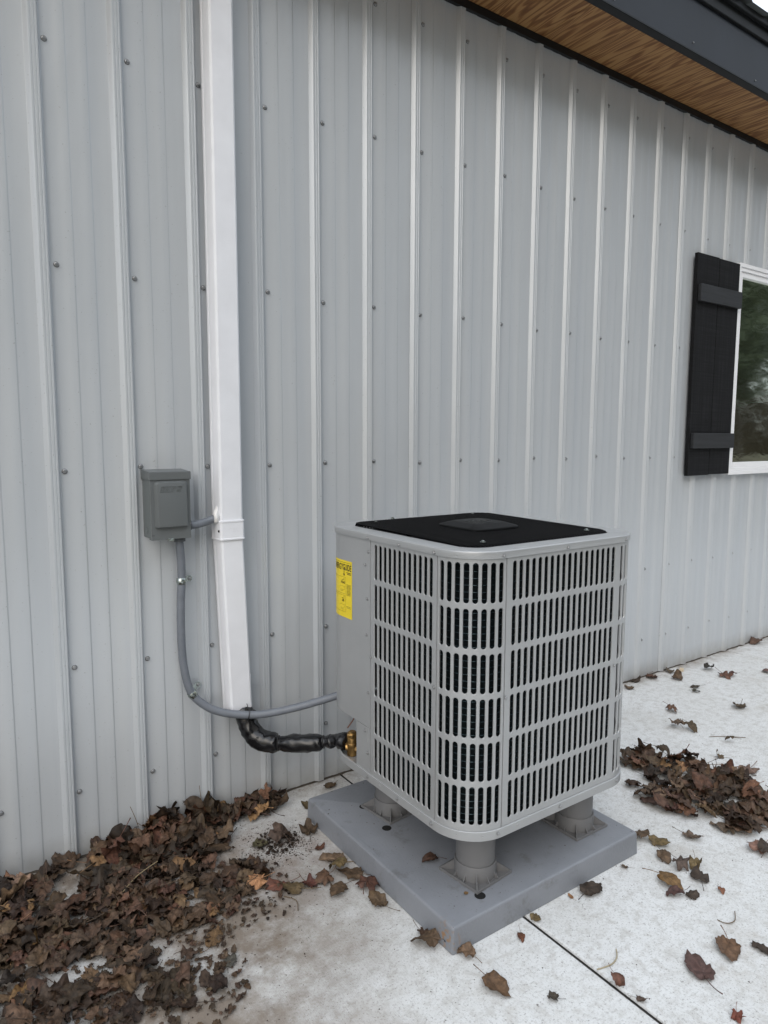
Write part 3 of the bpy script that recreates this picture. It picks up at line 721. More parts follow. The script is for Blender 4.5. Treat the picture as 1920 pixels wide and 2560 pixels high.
# service panel wraps left side, corner and part of the back; open below the control box
svc_flat = flat((XL, YB-.12), (XL, -.548))
plain_panel('service_panel', svc_flat, 0, svc_flat[0]-.0009, .4455, Z1, 6)
def svc_corner(name, z0):
    q = MB(); L1, f1 = a_bl
    ss = [L1*k/14 for k in range(15)]
    R = [[pt(f1, s, z, 0) for s in ss] for z in (z0, Z1)]; q.rings(R, closed=False)
    R = [[pt(f1, s, z, .0015) for s in ss] for z in (z0, Z1)]; q.rings(R, closed=False)
    q.add([pt(f1, s, z0, 0) for s in ss]+[(XL+.25, YB-.0, z0), (XL+.25, -.548, z0), (XL, -.548, z0)], [tuple(range(18))])
    return q.obj(name, CASE, hp, smooth=28)
svc_corner('service_corner', .4455)
plain_panel('back_panel', back, 0, back[0], .4455, Z1, 4); plain_panel('lower_back_panel', back, .0, .36, Z0, .4455, 2)
plain_panel('service_strip', svc_flat, (YB-.12+.467), svc_flat[0]-.0009, Z0, .4440, 3)
plain_panel('service_strip', svc_flat, (YB-.12+.490), svc_flat[0]-.0165, .395, .4445, 3, off=.0012)
m_ = MB(); m_.box((XL+.002, -.4695, Z0), (XL+.20, -.468, .4455)); m_.box((XL+.20, -.4695, Z0), (XL+.2015, YB-.004, .4455)); m_.obj('valve_recess', CASE, hp)
# inner core: fin block and horizontal tubes
m_ = MB(); m_.rings([rr_ring(-.034, z) for z in (.282, .42)], True); 
m_ = MB()
def part_ring(off, z):
    r_ = rr_ring(off, z, 16); return r_
full = part_ring(-.036, 0)
def open_ring(off, z):          # from service seam round to the back, leaving the recess open
    o_ = []
    nn = 16
    for key, a0 in (('FL', PI), ('FR', 1.5*PI), ('BR', 0)):
        cx, cy = CEN[key]; r_ = max(.004, RAD[key]+off)
        for k in range(nn+1):
            a = a0+PI/2*k/nn; o_.append((cx+r_*math.cos(a), cy+r_*math.sin(a), z))
    return [(XL-off, -.535, z)]+o_+[(XL+.33, YB+off, z)]
m_.rings([open_ring(-.036, z) for z in (.282, 1.045)], closed=False); m_.obj('fin_block', COIL, hp, smooth=60)
m_ = MB(); z = .306
while z < 1.035:
    m_.tube(open_ring(-.0350, z), .0017, 8); z += .0190
tag(m_.obj('coil_tubes', TUBE, hp, smooth=60), kind='stuff')
m_ = MB(); m_.box((XL+.04, -.54, .28), (XL+.35, -.53, 1.045)); m_.box((XL+.34, -.54, .28), (XL+.35, YB-.04, 1.045)); m_.obj('bulkhead', VOID, hp)
# fan
fan = MB()
for k in range(3):
    a0 = 2*PI*k/3; R = []
    for r_ in (.05, .14, .24, .29):
        R.append([(1.125+r_*math.cos(a0+t*1.25-r_*.6), -.63+r_*math.sin(a0+t*1.25-r_*.6), .93+.09*(t-.5)) for t in (0, .25, .5, .75, 1)])
    fan.rings(R, closed=False)
fan.lathe([(.055, .88), (.055, .97), (.0, .975)], (1.125, -.63, 0), n=20); fan.obj('fan', VOID, hp, smooth=40)
m_ = MB(); m_.rings([rr_ring(-.06, .84), rr_ring(-.30, .839)], True, False, True); m_.obj('fan_deck', VOID, hp)
# base pan
m_ = MB()
m_.rings([rr_ring(-.10, .2700, yb=-.02), rr_ring(-.010, .2680, yb=-.02), rr_ring(.0025, .2680, yb=-.02), rr_ring(.0045, .2690, yb=-.02), rr_ring(.0045, .2940, yb=-.02), rr_ring(.0030, .2952, yb=-.02), rr_ring(-.0015, .2952, yb=-.02), rr_ring(-.0035, .2760, yb=-.02), rr_ring(-.20, .2755, yb=-.02)], True, True, True)
m_.obj('base_pan', PANM, hp, smooth=28)
# top frame
m_ = MB()
m_.rings([rr_ring(.0008, 1.0490), rr_ring(.0040, 1.0488), rr_ring(.0046, 1.0505), rr_ring(.0046, 1.0655), rr_ring(.0041, 1.0675), rr_ring(.0028, 1.0688), rr_ring(.0008, 1.0694), rr_ring(-.003, 1.0695), rr_ring(-.060, 1.0690), rr_ring(-.0635, 1.0683), rr_ring(-.0650, 1.0660), rr_ring(-.0650, 1.0480)], True)
m_.obj('top_frame', CASE, hp, smooth=40)
# fan guard
gd = thing('fan_guard', None, None); gd.parent = hp
def inner_span(x, off=-.066):
    """y extent of the opening at x"""
    o_ = [0, 0]
    for q, keyL, keyR, sg in ((0, 'FL', 'FR', -1), (1, 'BL', 'BR', 1)):
        cl, cr = CEN[keyL], CEN[keyR]; rl_, rr2 = RAD[keyL]+off, RAD[keyR]+off
        yb_ = cl[1]+sg*rl_ if True else 0
        if x < cl[0]: o_[q] = cl[1]+sg*math.sqrt(max(0, rl_**2-(cl[0]-x)**2))
        elif x > cr[0]: o_[q] = cr[1]+sg*math.sqrt(max(0, rr2**2-(x-cr[0])**2))
        else: o_[q] = cl[1]+sg*rl_
    return o_
m_ = MB(); x = XL+.0705
while x < XR-.069:
    y0_, y1_ = inner_span(x)
    m_.tube([(x, y0_+.001, 1.050), (x, y0_+.002, 1.0640), (x, y0_+.006, 1.0700), (x, y0_+.02, 1.0712), (x, -.63, 1.0735), (x, y1_-.02, 1.0760), (x, y1_-.006, 1.0755), (x, y1_-.001, 1.0700), (x, y1_-.001, 1.050)], .0023, 6)
    x += .0118
tag(m_.obj('guard_wires', GUARD, gd, smooth=60), kind='stuff')
m_ = MB()
for r_ in (.10, .18, .26):
    m_.tube([(1.125+r_*math.cos(a*PI/24), -.63+r_*math.sin(a*PI/24), 1.0685) for a in range(49)], .0025, 6)
for yy in (-.90, -.36):
    m_.tube([(XL+.075, yy, 1.0680), (XR-.075, yy, 1.0680)], .0028, 6)
m_.tube([(a, b_, 1.0665) for a, b_, c in rr_ring(-.068, 0)]+[rr_ring(-.068, 1.0665)[0]], .0028, 6)
m_.obj('support_wires', GUARD, gd, smooth=60)
for k, (sx_, sy_) in enumerate(((.905, -.365), (.905, -.895), (1.345, -.365), (1.345, -.895), (1.02, -.30))):
    m_ = MB(); m_.lathe([(.0085, 0), (.0085, .0015), (.005, .002), (.005, .0045), (.0035, .0055)], (sx_, sy_, 1.0745), n=10); m_.obj('bolt', ZINC if k != 2 else ZINC, gd, smooth=30)
# hub cap: pillow square with sloping rim and round emblem
def pillow(h, z, n=10, bul=.065):
    o_ = []
    for q in range(4):
        for k in range(n):
            t = -1+2*k/n; x_, y_ = 1-0.0, t
            m__ = 1+bul*(1-t*t)
            if abs(t) > .86: pass
            c_, s_ = math.cos(q*PI/2), math.sin(q*PI/2); X_, Y_ = h*m__, h*t
            # round the corner a little
            if k == 0: X_, Y_ = h*.955, -h*.955
            o_.append((1.1255+X_*c_-Y_*s_, -.635+X_*s_+Y_*c_, z))
    return o_
hub = MB(); hub.rings([pillow(.092, 1.0745), pillow(.095, 1.0750), pillow(.095, 1.0800), pillow(.093, 1.0825), pillow(.064, 1.0925), pillow(.061, 1.0932)], True, True, True)
hb = hub.obj('hub_cap', HUBM, gd, smooth=30)
m_ = MB()
for r_ in (.045, .0385):
    m_.tube([(1.1255+r_*math.cos(a*PI/20), -.635+r_*.93*math.sin(a*PI/20), 1.0936) for a in range(41)], .0011, 6)
for a, b_, c, d in ((-.028, -.006, -.012, .012), (-.012, .012, .002, -.004), (.002, -.004, .014, .010), (.014, .010, .029, -.008), (-.02, -.014, .02, -.014), (-.010, .020, .012, .022), (-.03, .004, .03, .003)):
    m_.tube([(1.1255+a, -.635+b_, 1.0938), (1.1255+c, -.635+d, 1.0938)], .0016, 6)
m_.obj('emblem', HUBL, hb, smooth=60)
# case screws
def case_screw_me():
    q = MB(); q.lathe([(.0058, -.0005), (.0060, .0008), (.0042, .0012), (.0042, .0038), (.0034, .0046)], (0, 0, 0), n=8); o = q.obj('t', SCREWM, smooth=30); me = o.data; bpy.data.objects.remove(o); return me
csm = case_screw_me()
def put_screw(LF, s, z, off=0.0):
    p, nn = LF[1](s); o = link('screw', csm, hp); v = Vector((p.x+nn.x*off, p.y+nn.y*off, z)); o.location = v-hp.location
    o.rotation_euler = Vector((nn.x, nn.y, 0)).to_track_quat('Z', 'Y').to_euler()
for z, off in ((1.0555, .0048), (.2835, .0048)):
    for LF, ss in ((svc_flat, (.165,)), (left, (.155, .318)), (a_fl, (.19,)), (front, (.235,)), (a_fr, (.02, .16)), (right, (.2, .4)), (a_bl, (.02,)), (back, (.2,))):
        for s in ss: put_screw(LF, s, z, off)
for y_, z in ((-.538, 1.012), (-.520, .969), (-.532, .862), (-.527, .745), (-.537, .560), (-.522, .430), (-.535, .36)): put_screw(svc_flat, YB-.12-y_, z, .0003 if z > .445 else .0016)
for LF, s in ((left, .004), (left, .318), (front, .005), (front, .470), (right, .01)): put_screw(LF, s, .68 if LF is not front else .665, .0003)
m_ = MB()
for LF, s, z in ((a_fl, .065, 1.0560), (a_fl, .075, .284), (a_fl, .145, .2835), (front, .06, .2840), (front, .40, .2835), (left, .06, .284), (left, .26, .284)):
    p, nn = LF[1](s); c_ = Vector((p.x+nn.x*.0046, p.y+nn.y*.0046, z)); Mq = Vector((nn.x, nn.y, 0)).to_track_quat('Z', 'Y').to_matrix()
    m_.lathe([(.0040, -.0002), (.0036, .0009), (.0024, .0006), (.0022, -.0004)], c_, n=12, M=Mq)
m_.obj('dimples', PANM, hp, smooth=50)
# brass service valves and copper lead
vx, vy = .803, -.372
m_ = MB(); m_.lathe([(.0150, 0), (.0185, .003), (.0185, .024), (.0205, .028), (.0205, .044), (.0180, .046), (.0185, .066), (.0175, .069), (.0150, .082), (.0110, .085)], (vx, vy, .2765), n=14)
m_.lathe([(.0185, 0), (.0205, .002), (.0205, .013), (.0185, .015)], (vx, vy, .3400), n=6)
m_.lathe([(.0095, 0), (.0105, .002), (.0105, .014), (.0085, .015), (.0085, .034)], (vx+.004, vy-.012, .308), n=6, M=Matrix.Rotation(math.radians(115), 3, 'X') @ Matrix.Rotation(.3, 3, 'Y'))
m_.tube([(vx, vy, .300), (vx+.05, vy-.02, .300), (vx+.12, vy-.05, .300)], .0095, 12)
m_.tube([(vx, vy, .306), (vx-.02, vy+.012, .306)], .0125, 12)
m_.obj('service_valve', BRASS, hp, smooth=30)
m_ = MB(); m_.tube(spline([(.842, -.36, .4455), (.841, -.352, .42), (.832, -.335, .385), (.815, -.322, .352)], 6), .0022, 6); m_.obj('earth_lead', COPPER, hp)
m_ = MB(); m_.lathe([(.008, 0), (.008, .009)], (.842, -.36, .4365), n=8); m_.obj('grommet', RUBBER, hp)

# ---- yellow label round the corner
LBL_S0, LBL_W, LBL_Z0, LBL_Z1 = 0, .134, .7735, .9640
SV = svc_flat[1]
def lab(u, z, off):       # u metres left of the label's right edge (right edge at y=-.442)
    s = (YB-.12)+.442 - u  # position along svc_flat (0 at corner)
    s = (-(YB-.12-.0)*-1, s)[1] if False else ((.442+(YB-.12))-u)
    if s >= 0:
        p, nn = SV(s)
    else:
        p, nn = a_bl[1](a_bl[0]+s)
    return (p.x+nn.x*off, p.y+nn.y*off, z)
q = MB(); us = [LBL_W*k/30 for k in range(31)]
q.rings([[lab(u, z, .0005) for u in us] for z in (LBL_Z0, LBL_Z1)], closed=False)
lb = q.obj('energy_label', YEL, hp, smooth=60)
ink = MB()
def strip(u0, u1, z0, z1, off=.0008):      # u measured from left edge of label
    n_ = max(1, int(abs(u1-u0)/.004)); R = [[lab(LBL_W-(u0+(u1-u0)*k/n_), z, off) for k in range(n_+1)] for z in (z0, z1)]; ink.rings(R, closed=False)
def text(body, u, z, size, align='LEFT', sx=1.0):
    cu = bpy.data.curves.new('t', 'FONT'); cu.body = body; cu.size = size; cu.align_x = align; cu.offset = .022*size; cu.resolution_u = 3
    o = bpy.data.objects.new('t', cu); COL.objects.link(o); bpy.context.view_layer.update()
    me = o.to_mesh(); bm = bmesh.new(); bm.from_mesh(me); bmesh.ops.triangulate(bm, faces=bm.faces)
    vs = [(LBL_W-(u+v.co.x*sx), z+v.co.y) for v in bm.verts]; bm.verts.index_update()
    ink.add([lab(a, b_, .0009) for a, b_ in vs], [tuple(v.index for v in f.verts) for f in bm.faces]); bm.free()
    o.to_mesh_clear(); bpy.data.objects.remove(o); bpy.data.curves.remove(cu)
T = LBL_Z1
text('ENERGYGUIDE', .1300, T-.0325, .0290, 'RIGHT', .60)
strip(.010, .128, T-.0080, T-.0070)
ax = .0855
strip(ax-.0013, ax+.0013, T-.047, T-.026)
ink.add([lab(LBL_W-(ax-.005), T-.045, .0009), lab(LBL_W-(ax+.005), T-.045, .0009), lab(LBL_W-ax, T-.054, .0009)], [(0, 1, 2)])
for k, (a, b_) in enumerate(((.100, .128), (.105, .128))): strip(a, b_, T-.0405-k*.0045, T-.0380-k*.0045)
def boxline(u0, u1, z0, z1, w=.0006):
    strip(u0, u1, z0, z0+w); strip(u0, u1, z1-w, z1); strip(u0, u0+w, z0, z1); strip(u1-w, u1, z0, z1)
boxline(.012, .0945, T-.112, T-.056); boxline(.012, .0945, T-.172, T-.117)
text('18.60', .0915, T-.0780, .0120, 'RIGHT'); text('.00', .0860, T-.1390, .0120, 'RIGHT')
rl_ = random.Random(9)
def lines(u0, u1, z, n_, dz, h=.0014):
    for k in range(n_):
        u = u0; e = u1-rl_.uniform(0, .004)
        while u < e:
            w = rl_.uniform(.003, .008); strip(u, min(u+w, e), z-k*dz, z-k*dz+h); u += w+.0014
lines(.082, .0905, T-.062, 1, .004); lines(.072, .091, T-.067, 1, .004, .0018); lines(.06, .0925, T-.088, 1, .004, .0006); lines(.085, .091, T-.093, 2, .0045, .001); lines(.062, .084, T-.100, 2, .004, .0009)
lines(.082, .0905, T-.123, 1, .004); lines(.072, .091, T-.128, 1, .004, .0018); lines(.06, .0925, T-.149, 1, .004, .0006); lines(.085, .091, T-.154, 2, .0045, .001); lines(.062, .084, T-.161, 2, .004, .0009)
lines(.101, .129, T-.0800, 9, .0042, .0016); lines(.101, .129, T-.152, 2, .0045, .0013)
ink.obj('printed_text', INK, lb)

# ============================================================ RISER FEET
def riser(cx, cy, rot, label):
    t = thing('riser_foot', label, 'support foot', (cx, cy, .0755), 'plastic riser feet under the heat pump'); z = .0755
    Mr = Matrix.Translation((cx, cy, 0)) @ Matrix.Rotation(rot, 4, 'Z')
    m_ = MB(); m_.lathe([(.0585, z+.03), (.0585, .2678)], (cx, cy, 0), n=40); m_.obj('pipe', RISER, t, smooth=40)
    m_ = MB(); m_.lathe([(.0640, z+.003), (.0625, z+.046), (.0615, z+.048), (.0595, z+.048), (.0593, z+.040)], (cx, cy, 0), n=40); m_.obj('sleeve', RISER, t, smooth=40)
    m_ = MB(); h = .077; m_.box((-h, -h, z), (h, h, z+.0035), Mr)
    for a, b_ in (((-h, -h), (h, -h+.003)), ((-h, h-.003), (h, h)), ((-h, -h+.003), (-h+.003, h-.003)), ((h-.003, -h+.003), (h, h-.003))):
        m_.box((a[0], a[1], z+.0036), (b_[0], b_[1], z+.0085), Mr)
    m_.obj('flange', RISER, t, bevel=.0006)
    for k in range(12):
        a = PI/12*0+k*PI/6+PI/4; diag = (k % 3 == 0)
        q_ = MB(); L_ = (h-.002)*math.sqrt(2)-.0015 if diag else (h-.003)/max(abs(math.cos(a)), abs(math.sin(a)))-.001; hh = .034 if diag else .022
        Mk = Mr @ Matrix.Rotation(a, 4, 'Z'); w = .0012
        pts = [(.060, z+.0036), (L_, z+.0036), (L_, z+.0075), (.0625, z+hh)]
        va = [Mk @ Vector((x, -w, zz)) for x, zz in pts]; vb = [Mk @ Vector((x, w, zz)) for x, zz in pts]
        q_.add(va+vb, [(0, 1, 2, 3), (7, 6, 5, 4), (0, 4, 5, 1), (1, 5, 6, 2), (2, 6, 7, 3), (3, 7, 4, 0)]); q_.obj('rib', RISER, t)
riser(.926, -.865, math.radians(6), 'round grey plastic riser foot under the front corner of the heat pump')
riser(1.374, -.862, math.radians(0), 'round grey plastic riser foot under the right-hand corner of the heat pump')
riser(.925, -.437, math.radians(7), 'round grey plastic riser foot nearest the wall under the left side')
riser(1.372, -.437, math.radians(2), 'hidden grey plastic riser foot under the back corner of the unit')

# ============================================================ PAD
pd = thing('equipment_pad', 'square grey-blue plastic equipment pad carrying the heat pump on the concrete', 'equipment pad', (1.11, -.615, 0))
X0, X1, Y0, Y1, H = .7115, 1.5085, -1.0155, -.2120, .0752
m_ = MB(); R = []
def sq(i, z, r=.006, n=4):
    o_ = []
    for cx, cy, a0 in ((X0+i+r, Y0+i+r, PI), (X1-i-r, Y0+i+r, 1.5*PI), (X1-i-r, Y1-i-r, 0), (X0+i+r, Y1-i-r, .5*PI)):
        for k in range(n+1): a = a0+PI/2*k/n; o_.append((cx+r*math.cos(a), cy+r*math.sin(a), z))
    return o_
m_.rings([sq(-.001, .001), sq(.0012, H-.0085), sq(.0022, H-.0040), sq(.0045, H-.0012), sq(.008, H)], True, False, True); m_.obj('slab', PADM, pd, smooth=40)
for a, b_ in (((1.085, Y0+.0002), (1.215, Y0+.014)), ):
    m_ = MB(); m_.hull2([(1.085, Y0-.0004, H-.024), (1.212, Y0-.0004, H-.024), (1.215, Y0+.020, H-.024), (1.083, Y0+.020, H-.024)], [(1.088, Y0+.0012, H-.002), (1.209, Y0+.0012, H-.002), (1.212, Y0+.020, H+.0012), (1.086, Y0+.020, H+.0012)]); m_.obj('moulded_tab', PADM, pd, bevel=.0015)
m_ = MB(); m_.hull2([(X0-.0004, -.52, H-.024), (X0+.02, -.515, H-.024), (X0+.02, -.655, H-.024), (X0-.0004, -.65, H-.024)], [(X0+.0012, -.523, H-.002), (X0+.02, -.518, H+.0012), (X0+.02, -.652, H+.0012), (X0+.0012, -.647, H-.002)]); m_.obj('moulded_tab', PADM, pd, bevel=.0015)
for (cx, cy) in ((.862, -.956), (.848, -.375), (.838, -.53)):
    m_ = MB(); m_.lathe([(.016, H+.0004), (.016, H+.0008)], (cx, cy, 0), n=16); m_.obj('recess_hole', VOID, pd)

# ============================================================ LEAVES
PAL = [tuple(k_*c for c in h_) for k_ in (.020, .030, .040, .050, .062, .078, .100) for h_ in ((1, .62, .36), (1, .66, .40), (1, .57, .36))]
RED = [(.085, .040, .024), (.065, .032, .022), (.12, .060, .036)]
TAN = [(.20, .115, .052), (.16, .088, .042), (.19, .125, .08)]
def outline(kind, r, N=34):
    pts = []; ph = r.uniform(0, 6)
    for k in range(N):
        a = 2*PI*k/N
        if kind == 'maple':
            lob = 0
            for c_, w_, h_ in ((PI/2, .34, 1.0), (PI/2-1.0, .32, .86), (PI/2+1.0, .32, .86), (PI/2-2.05, .30, .55), (PI/2+2.05, .30, .55)):
                d_ = (a-c_+PI) % (2*PI)-PI; lob = max(lob, h_*math.exp(-abs(d_)/w_*.75))
            rad_ = .34+.66*lob
            if abs((a-1.5*PI+PI) % (2*PI)-PI) < .25: rad_ = .22
        else:
            d_ = (a-PI/2+PI) % (2*PI)-PI
            rad_ = .62+.22*math.cos(d_)+.30*math.exp(-abs(d_)/.28)
            if abs(d_) > 2.7: rad_ *= .80
        rad_ *= 1+(.028 if k % 2 else -.028)+r.uniform(-.045, .045)+.16*noise.noise(Vector((math.cos(a)*1.6+ph, math.sin(a)*1.6, ph)))
        pts.append((a, rad_))
    return pts
def leaf_geo(r, kind, size, curl, crump, tint, stem=True, stemlen=.8):
    """local vertices, faces, per-vertex tint"""
    N = 34; ol = outline(kind, r, N); ts = (.0, .28, .55, .8, 1.0)
    V = []; C = []; Fc = []
    asp = r.uniform(.8, 1.0) if kind == 'maple' else r.uniform(.62, .85)
    bite = r.uniform(0, 2*PI) if r.random() < .35 else None
    def deform(x, y):
        z = 0
        for cu_, an in curls:
            ca, sa = math.cos(an), math.sin(an); u = x*ca+y*sa; w = -x*sa+y*ca
            if abs(cu_) > 1e-3:
                R_ = 1/cu_; z = z+(1-math.cos(u*cu_))*R_; u = math.sin(u*cu_)*R_
            x, y = u*ca-w*sa, u*sa+w*ca
        return x, y, z
    curls = [(curl*r.uniform(.5, 1.3)*r.choice((-1, 1, 1)), r.uniform(0, PI))]
    curls.append((curl*r.uniform(.1, .7)*r.choice((-1, 1)), curls[0][1]+PI/2+r.uniform(-.4, .4)))
    sd_ = r.uniform(0, 100)
    V.append((0, 0, 0)); C.append([c*.8 for c in tint])
    for t in ts[1:]:
        for k, (a, rad_) in enumerate(ol):
            q_ = rad_
            if bite is not None and t > .7:
                d_ = abs((a-bite+PI) % (2*PI)-PI)
                if d_ < .35: q_ *= .72
            x, y = math.cos(a)*q_*t*asp, math.sin(a)*q_*t
            X_, Y_, Z_ = deform(x, y)
            fold = (.06*math.cos(a*5) if kind == 'maple' else .10*abs(x)-.03*t)*t
            nz_ = noise.noise(Vector((x*3.1+sd_, y*3.1, 0)))*crump*1.0+noise.noise(Vector((x*8+sd_, y*8, 4)))*crump*.5
            V.append((X_, Y_, Z_+(fold+nz_)*(.3+t)))
            vein = 1.28 if (kind == 'maple' and min(abs((a-c_+PI) % (2*PI)-PI) for c_ in (PI/2, PI/2-1, PI/2+1)) < .10) or (kind != 'maple' and abs((a-PI/2+PI) % (2*PI)-PI) < .1) else (.95 if k % 2 else 1.05)
            e_ = .78 if t == 1 else 1
            jj_ = r.uniform(.85, 1.15); C.append([c*vein*e_*jj_ for c in tint])
    for k in range(N): Fc.append((0, 1+k, 1+(k+1) % N))
    for j in range(3):
        for k in range(N): Fc.append((1+j*N+k, 1+(j+1)*N+k, 1+(j+1)*N+(k+1) % N, 1+j*N+(k+1) % N))
    SV_, SF, SC = [], [], []
    if stem:
        p = []; bx_, by_ = r.uniform(-.5, .5), r.uniform(-.15, .5)
        for k in range(7):
            t = k/6; p.append((bx_*t*t*.6, -.02-.25*0-t*stemlen-(.12 if kind == 'maple' else .2), by_*t*t*.5*r.choice((1, 1))))
        p = [(0, 0, .01)]+[(a, b_, c) for a, b_, c in p]
        q_ = MB(); q_.tube(p, [.017]*6+[.02, .028], 5); SV_, SF = q_.v, q_.f; SC = [[c*1.15+.01 for c in tint]]*len(q_.v)
    sc = size
    return [tuple(c*sc for c in v) for v in V], Fc, C, [tuple(c*sc for c in v) for v in SV_], SF, SC
def place(V, SVv, x, y, z, rz, tilt, ta):
    Mx = Matrix.Rotation(rz, 3, 'Z') @ Matrix.Rotation(tilt, 3, Vector((math.cos(ta), math.sin(ta), 0)))
    A = [Mx @ Vector(v) for v in V]; Bv = [Mx @ Vector(v) for v in SVv]
    lo = min(v.z for v in A)
    d = Vector((x, y, z-lo+.0004))
    A = [v+d for v in A]; Bv = [v+d for v in Bv]
    for L_ in (A, Bv):
        for v in L_:
            if v.z < .001: v.z = .001
            lim = -.003
            if v.y > lim: v.y = lim-(v.y-lim)*.12
            if .44 < v.x < .60 and v.y > -.0 and v.z > .38: v.y = -.003
            # keep clear of the pad body
            if X0-.002 < v.x < X1+.002 and Y0-.002 < v.y < Y1+.002 and z < .05 and v.z < H:
                dx = min((abs(v.x-(X0-.003)), 0), (abs(v.x-(X1+.003)), 1), (abs(v.y-(Y0-.003)), 2), (abs(v.y-(Y1+.003)), 3))
                if dx[1] == 0: v.x = X0-.003
                elif dx[1] == 1: v.x = X1+.003
                elif dx[1] == 2: v.y = Y0-.003
                else: v.y = Y1+.003
    return A, Bv
def mesh_from(name, V, Fc, C):
    me = bpy.data.meshes.new(name); me.from_pydata(V, [], Fc); me.materials.append(LEAF)
    at = me.attributes.new('tint', 'FLOAT_COLOR', 'POINT'); at.data.foreach_set('color', [c for q in C for c in (*q, 1)])
    me.polygons.foreach_set('use_smooth', [True]*len(me.polygons)); return me
def leaf_obj(spec, label=None, group=None, stem_child=True):
    r, kind, size, curl, crump, tint, stem, x, y, z, rz, tilt, ta, sl_ = spec
    V, Fc, C, sv, sf, sc = leaf_geo(r, kind, size, curl, crump, tint, stem, sl_)
    A, Bv = place(V, sv, x, y, z, rz, tilt, ta)
    c0 = Vector((x, y, z)); A = [v-c0 for v in A]; Bv = [v-c0 for v in Bv]
    if stem and not stem_child:
        n_ = len(A); A += Bv; Fc = Fc+[tuple(i+n_ for i in f) for f in sf]; C = C+sc
    o = link('fallen_leaf', mesh_from('fallen_leaf', A, Fc, C), None, loc=c0); tag(o, label, 'leaf', group)
    if stem and stem_child:
        s_ = link('stem', mesh_from('stem', Bv, sf, sc), o, loc=(0, 0, 0))
    return o
